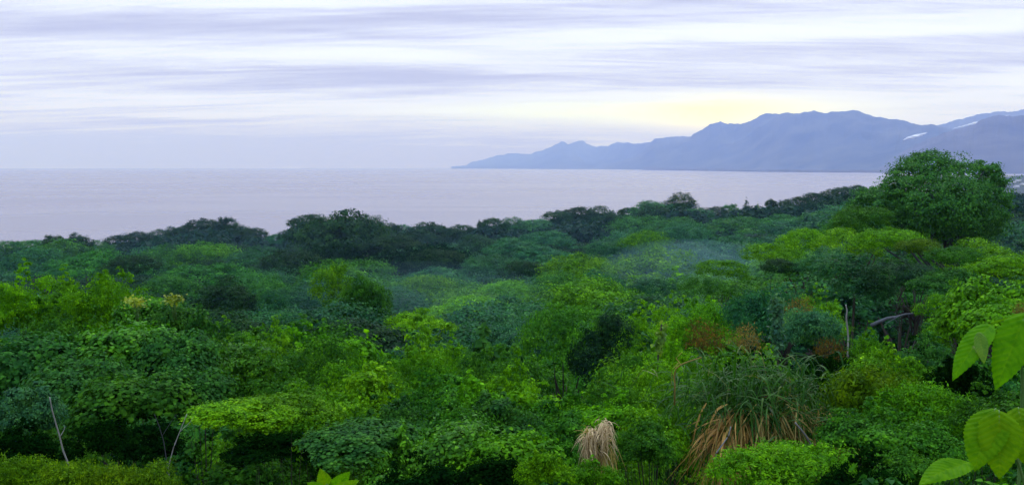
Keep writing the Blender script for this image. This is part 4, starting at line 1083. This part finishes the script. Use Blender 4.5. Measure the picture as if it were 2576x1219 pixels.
# ------------------------------------------------------------------ the rest of the wood
TH_Y = [4, 8, 15, 28, 60, 100, 160, 260, 330, 420]; TH_H = [.7, 1.1, 2.2, 4.2, 7.5, 10.0, 11.5, 13.0, 11, 8]
fill_lab = {'near': ('green undergrowth bush between the larger bushes of the near slope', 'filling bushes of the near slope'),
            'mid': ('green tree packed among the others in the middle of the wood', 'trees filling the middle of the wood'),
            'far': ('dark green tree packed among the others in the far wood', 'trees filling the far wood')}
ROW_Y, ROW_O = [48, 60, 100, 160, 215], [250, 205, 115, 55, 24]
NROW_Y, NROW = [5, 7, 10, 15, 28, 46], [1260, 1190, 1095, 1005, 830, 765]
LOWER = {'shade_dark': 75, 'dark': 35, 'fresh': -22, 'lime': -25, 'mid': -5}  # shade-coloured crowns sit lower so gaps look black, bright ones stand higher
fr = random.Random(21)
def fill(Y0, Y1, step, zone, keys, cols, wf, hf):
    y = Y0; cnt = 0
    while y < Y1:
        d = step(y); half = y * .60 + d
        x = -half + fr.uniform(0, d)
        while x < half:
            X, Yy = x + fr.uniform(-.35, .35) * d, y + fr.uniform(-.35, .35) * d
            x += d
            if any((X - a) ** 2 + (Yy - b) ** 2 < (c * .62 + d * .22) ** 2 for a, b, c in HAND): continue
            sx = X / Yy * F + CX
            if 580 < sx < 800 and Yy < 15.5: continue
            if 1380 < sx < 2140 and Yy < 12.5: continue
            nv = math.sin(X * .05 * 30 / max(y, 15) * 4 + 1) + math.sin(Yy * .09 + X * .02)
            c = cols[min(len(cols) - 1, max(0, int((nv + 2) / 4 * len(cols) + fr.uniform(-.9, .9))))]
            g = float(ground(X, Yy))
            row = (skyline(sx) + float(np.interp(Yy, ROW_Y, ROW_O)) if zone != 'near' else float(np.interp(Yy, NROW_Y, NROW))) + fr.uniform(*hf) + LOWER.get(c, 0) * (1.0 if zone == 'near' else .45)
            h = max(px(sx, row, Yy)[2] - g, .6)
            wd = d * fr.uniform(*wf)
            place('undergrowth_bush' if zone == 'near' else 'wood_tree', fr.choice(keys), c, (X, Yy, g), wd, g + h, fill_lab[zone][0], 'bush' if zone == 'near' else 'tree', fill_lab[zone][1], fr.uniform(0, 6.28), tallness=fr.uniform(.9, 1.3) if zone == 'near' else fr.uniform(.65, .95)); cnt += 1
        y += d * .85
    return cnt
n1 = fill(7, 46, lambda y: .125 * y + 1.0, 'near', ['wild0', 'wild1', 'wild2', 'wild3', 'thicket0', 'thicket1', 'thicket2'], ['shade_dark', 'shade_dark', 'mid', 'forest', 'fresh', 'mid', 'gloss', 'fresh'], (1.0, 1.45), (15, 120))
n2 = fill(48, 110, lambda y: .06 * y + 3.6, 'mid', ['round0', 'round1', 'round2', 'tall0', 'umbrella0', 'thicket0', 'thicket1'], ['dark', 'teal', 'forest', 'teal', 'mid', 'fresh'], (1.05, 1.5), (-8, 60))
n3 = fill(112, 215, lambda y: 11.5 + .01 * y, 'far', ['round0', 'round1', 'round2', 'tall1', 'umbrella0', 'umbrella1'], ['dark', 'dark', 'shade_dark', 'teal', 'dark', 'teal', 'forest'], (1.0, 1.45), (2, 60))
print('FILL', n1, n2, n3)

# beyond: one mass of far crowns down to the shore
r = np.random.default_rng(8); g = Geo(); keys = ['round0', 'round1', 'round2', 'umbrella0', 'tall0']; cnt = 0
for Yr in np.arange(222, 640, 10.5):
    half = Yr * .62
    for Xr in np.arange(-half, half, 10.5):
        X, Yy = Xr + r.uniform(-4, 4), Yr + r.uniform(-4, 4)
        gz = float(ground(X, Yy))
        if gz < 1.5: continue
        sx = X / Yy * F + CX
        h = min(px(sx, skyline(sx) + r.uniform(14, 60), Yy)[2] - gz, 22)     # the mass stays below the skyline trees
        if h < 3: continue
        p_ = PROTO[keys[r.integers(0, 5)]]
        nl = len(p_['V']) // 4; pick = r.choice(nl, 620, replace=False)
        V = p_['V'].reshape(nl, 4, 3)[pick]; V = V.mean(1, keepdims=True) + (V - V.mean(1, keepdims=True)) * 3.2
        s_ = r.uniform(12, 18) / p_['wid']; a = r.uniform(0, 6.28)
        V = V.reshape(-1, 3) * s_; V[:, 2] += h - p_['top'] * s_
        V = np.stack([V[:, 0] * math.cos(a) - V[:, 1] * math.sin(a) + X, V[:, 0] * math.sin(a) + V[:, 1] * math.cos(a) + Yy, V[:, 2] + gz], -1)
        Fi = T_SMALL[1][None] + (np.arange(620) * 4)[:, None, None]
        g.add(V, Fi.reshape(-1, 3)); cnt += 1
o = g.link('far_woods', M['foliage']); o.color = (0.013, 0.052, 0.026, .1)
tag(o, kind='stuff'); print('FAR', cnt)

# low growth over the forest floor
r = np.random.default_rng(12); n = 150000
Yy = np.exp(r.uniform(math.log(4.5), math.log(320), n)); X = Yy * r.uniform(-.66, .66, n)
sz = np.maximum(.07, Yy * .0065) * r.uniform(.6, 1.4, n)
P = np.stack([X, Yy, ground(X, Yy) + r.random(n) * np.minimum(1.6, .25 + Yy * .02)], -1)
V, Fc = spread_leaves(T_SMALL, P, r.normal(size=P.shape) * .6 + np.array([0, 0, .8]), r.normal(size=P.shape), sz)
o = Geo().add(V, Fc).link('undergrowth', M['foliage']); o.color = (0.010, 0.040, 0.008, .1)  # near-black green puts shade into the gaps between plants
tag(o, kind='stuff')


# ------------------------------------------------------------------ air
def volume_mat(name, color, density, absorb=(1, 1, 1, 1), aniso=0.0):
    m, t, o = material(name)
    v = t.node('ShaderNodeVolumePrincipled')
    v.inputs['Color'].default_value = (*color, 1)
    v.inputs['Absorption Color'].default_value = absorb
    v.inputs['Density'].default_value = density
    v.inputs['Anisotropy'].default_value = aniso
    t.l.new(v.outputs[0], o.inputs['Volume'])
    return m
def box(name, lo, hi, mat):
    V = [(x, y, z) for x in (lo[0], hi[0]) for y in (lo[1], hi[1]) for z in (lo[2], hi[2])]
    return link_mesh(name, V, [np.array([(0, 1, 3, 2), (4, 6, 7, 5), (0, 4, 5, 1), (2, 3, 7, 6), (0, 2, 6, 4), (1, 5, 7, 3)])], mat)
tag(box('haze', (-32000, -32000, -6), (32000, 32000, 1150), volume_mat('haze', (0.31, 0.43, 0.93), 0.88e-4)), kind='stuff')

def mist(name, x, y, Y, r3, density, dz=0.0):
    X, _, Z = px(x, y, Y)
    u = np.linspace(0, np.pi, 25); v = np.linspace(0, 2 * np.pi, 48, endpoint=False)
    V = np.stack([np.sin(u)[:, None] * np.cos(v), np.sin(u)[:, None] * np.sin(v), np.repeat(np.cos(u)[:, None], 48, 1)], -1).reshape(-1, 3) * np.array(r3)
    i = np.arange(24)[:, None] * 48; j = np.arange(48)[None]; j2 = (j + 1) % 48
    Fq = np.stack([i + j, i + 48 + j, i + 48 + j2, i + j2], -1).reshape(-1, 4)
    o = link_mesh(name, V, [Fq], volume_mat('mist', (0.42, 0.74, 0.95), density), loc=(X, Y, Z))
    return tag(o, kind='stuff')
mist('mist', 1287, 665, 120, (110, 60, 9), 0.00030)
mist('mist', 1060, 745, 66, (10, 10, 2.5), 0.003)
mist('mist', 1750, 690, 92, (10, 15, 3.6), 0.006)

# low clouds lying against the hills
M['cloud'] = plain_mat('low_cloud', (0.72, 0.73, 0.76), (0.82, 0.82, 0.84), 0.01, 1.0, spec=0.0)
def low_cloud(x, y, wpx, hpx, Y, tilt, seed, label):
    X, _, Z = px(x, y, Y); k = Y / F; r = np.random.default_rng(seed); g = Geo()
    u = np.linspace(0, np.pi, 13); v = np.linspace(0, 2 * np.pi, 20, endpoint=False)
    S = np.stack([np.sin(u)[:, None] * np.cos(v), np.sin(u)[:, None] * np.sin(v), np.repeat(np.cos(u)[:, None], 20, 1)], -1).reshape(-1, 3)
    i = np.arange(12)[:, None] * 20; j = np.arange(20)[None]; j2 = (j + 1) % 20
    Fq = np.stack([i + j, i + 20 + j, i + 20 + j2, i + j2], -1).reshape(-1, 4)
    n = max(5, int(wpx / hpx * 2.5))
    for q in range(n):
        t = (q + .5) / n - .5; sz = hpx * k * (1 - (2 * t) ** 2 * .75) * r.uniform(.35, .75)
        c = np.array([t * wpx * k, r.uniform(-.5, .5) * sz, t * tilt * k + r.uniform(-.25, .25) * sz])
        g.add(S * np.array([sz * r.uniform(1.3, 2.2), sz, sz * r.uniform(.4, .7)]) + c, Fq)
    tag(g.link('low_cloud', M['cloud'], None, True, (X, Y, Z)), label, 'cloud')
low_cloud(2302, 343, 58, 9, 8900, 18, 1, 'small bright white cloud against the saddle of the hills')
low_cloud(2466, 307, 140, 6, 10900, 34, 3, 'long bank of white mist behind the nearer right hill')
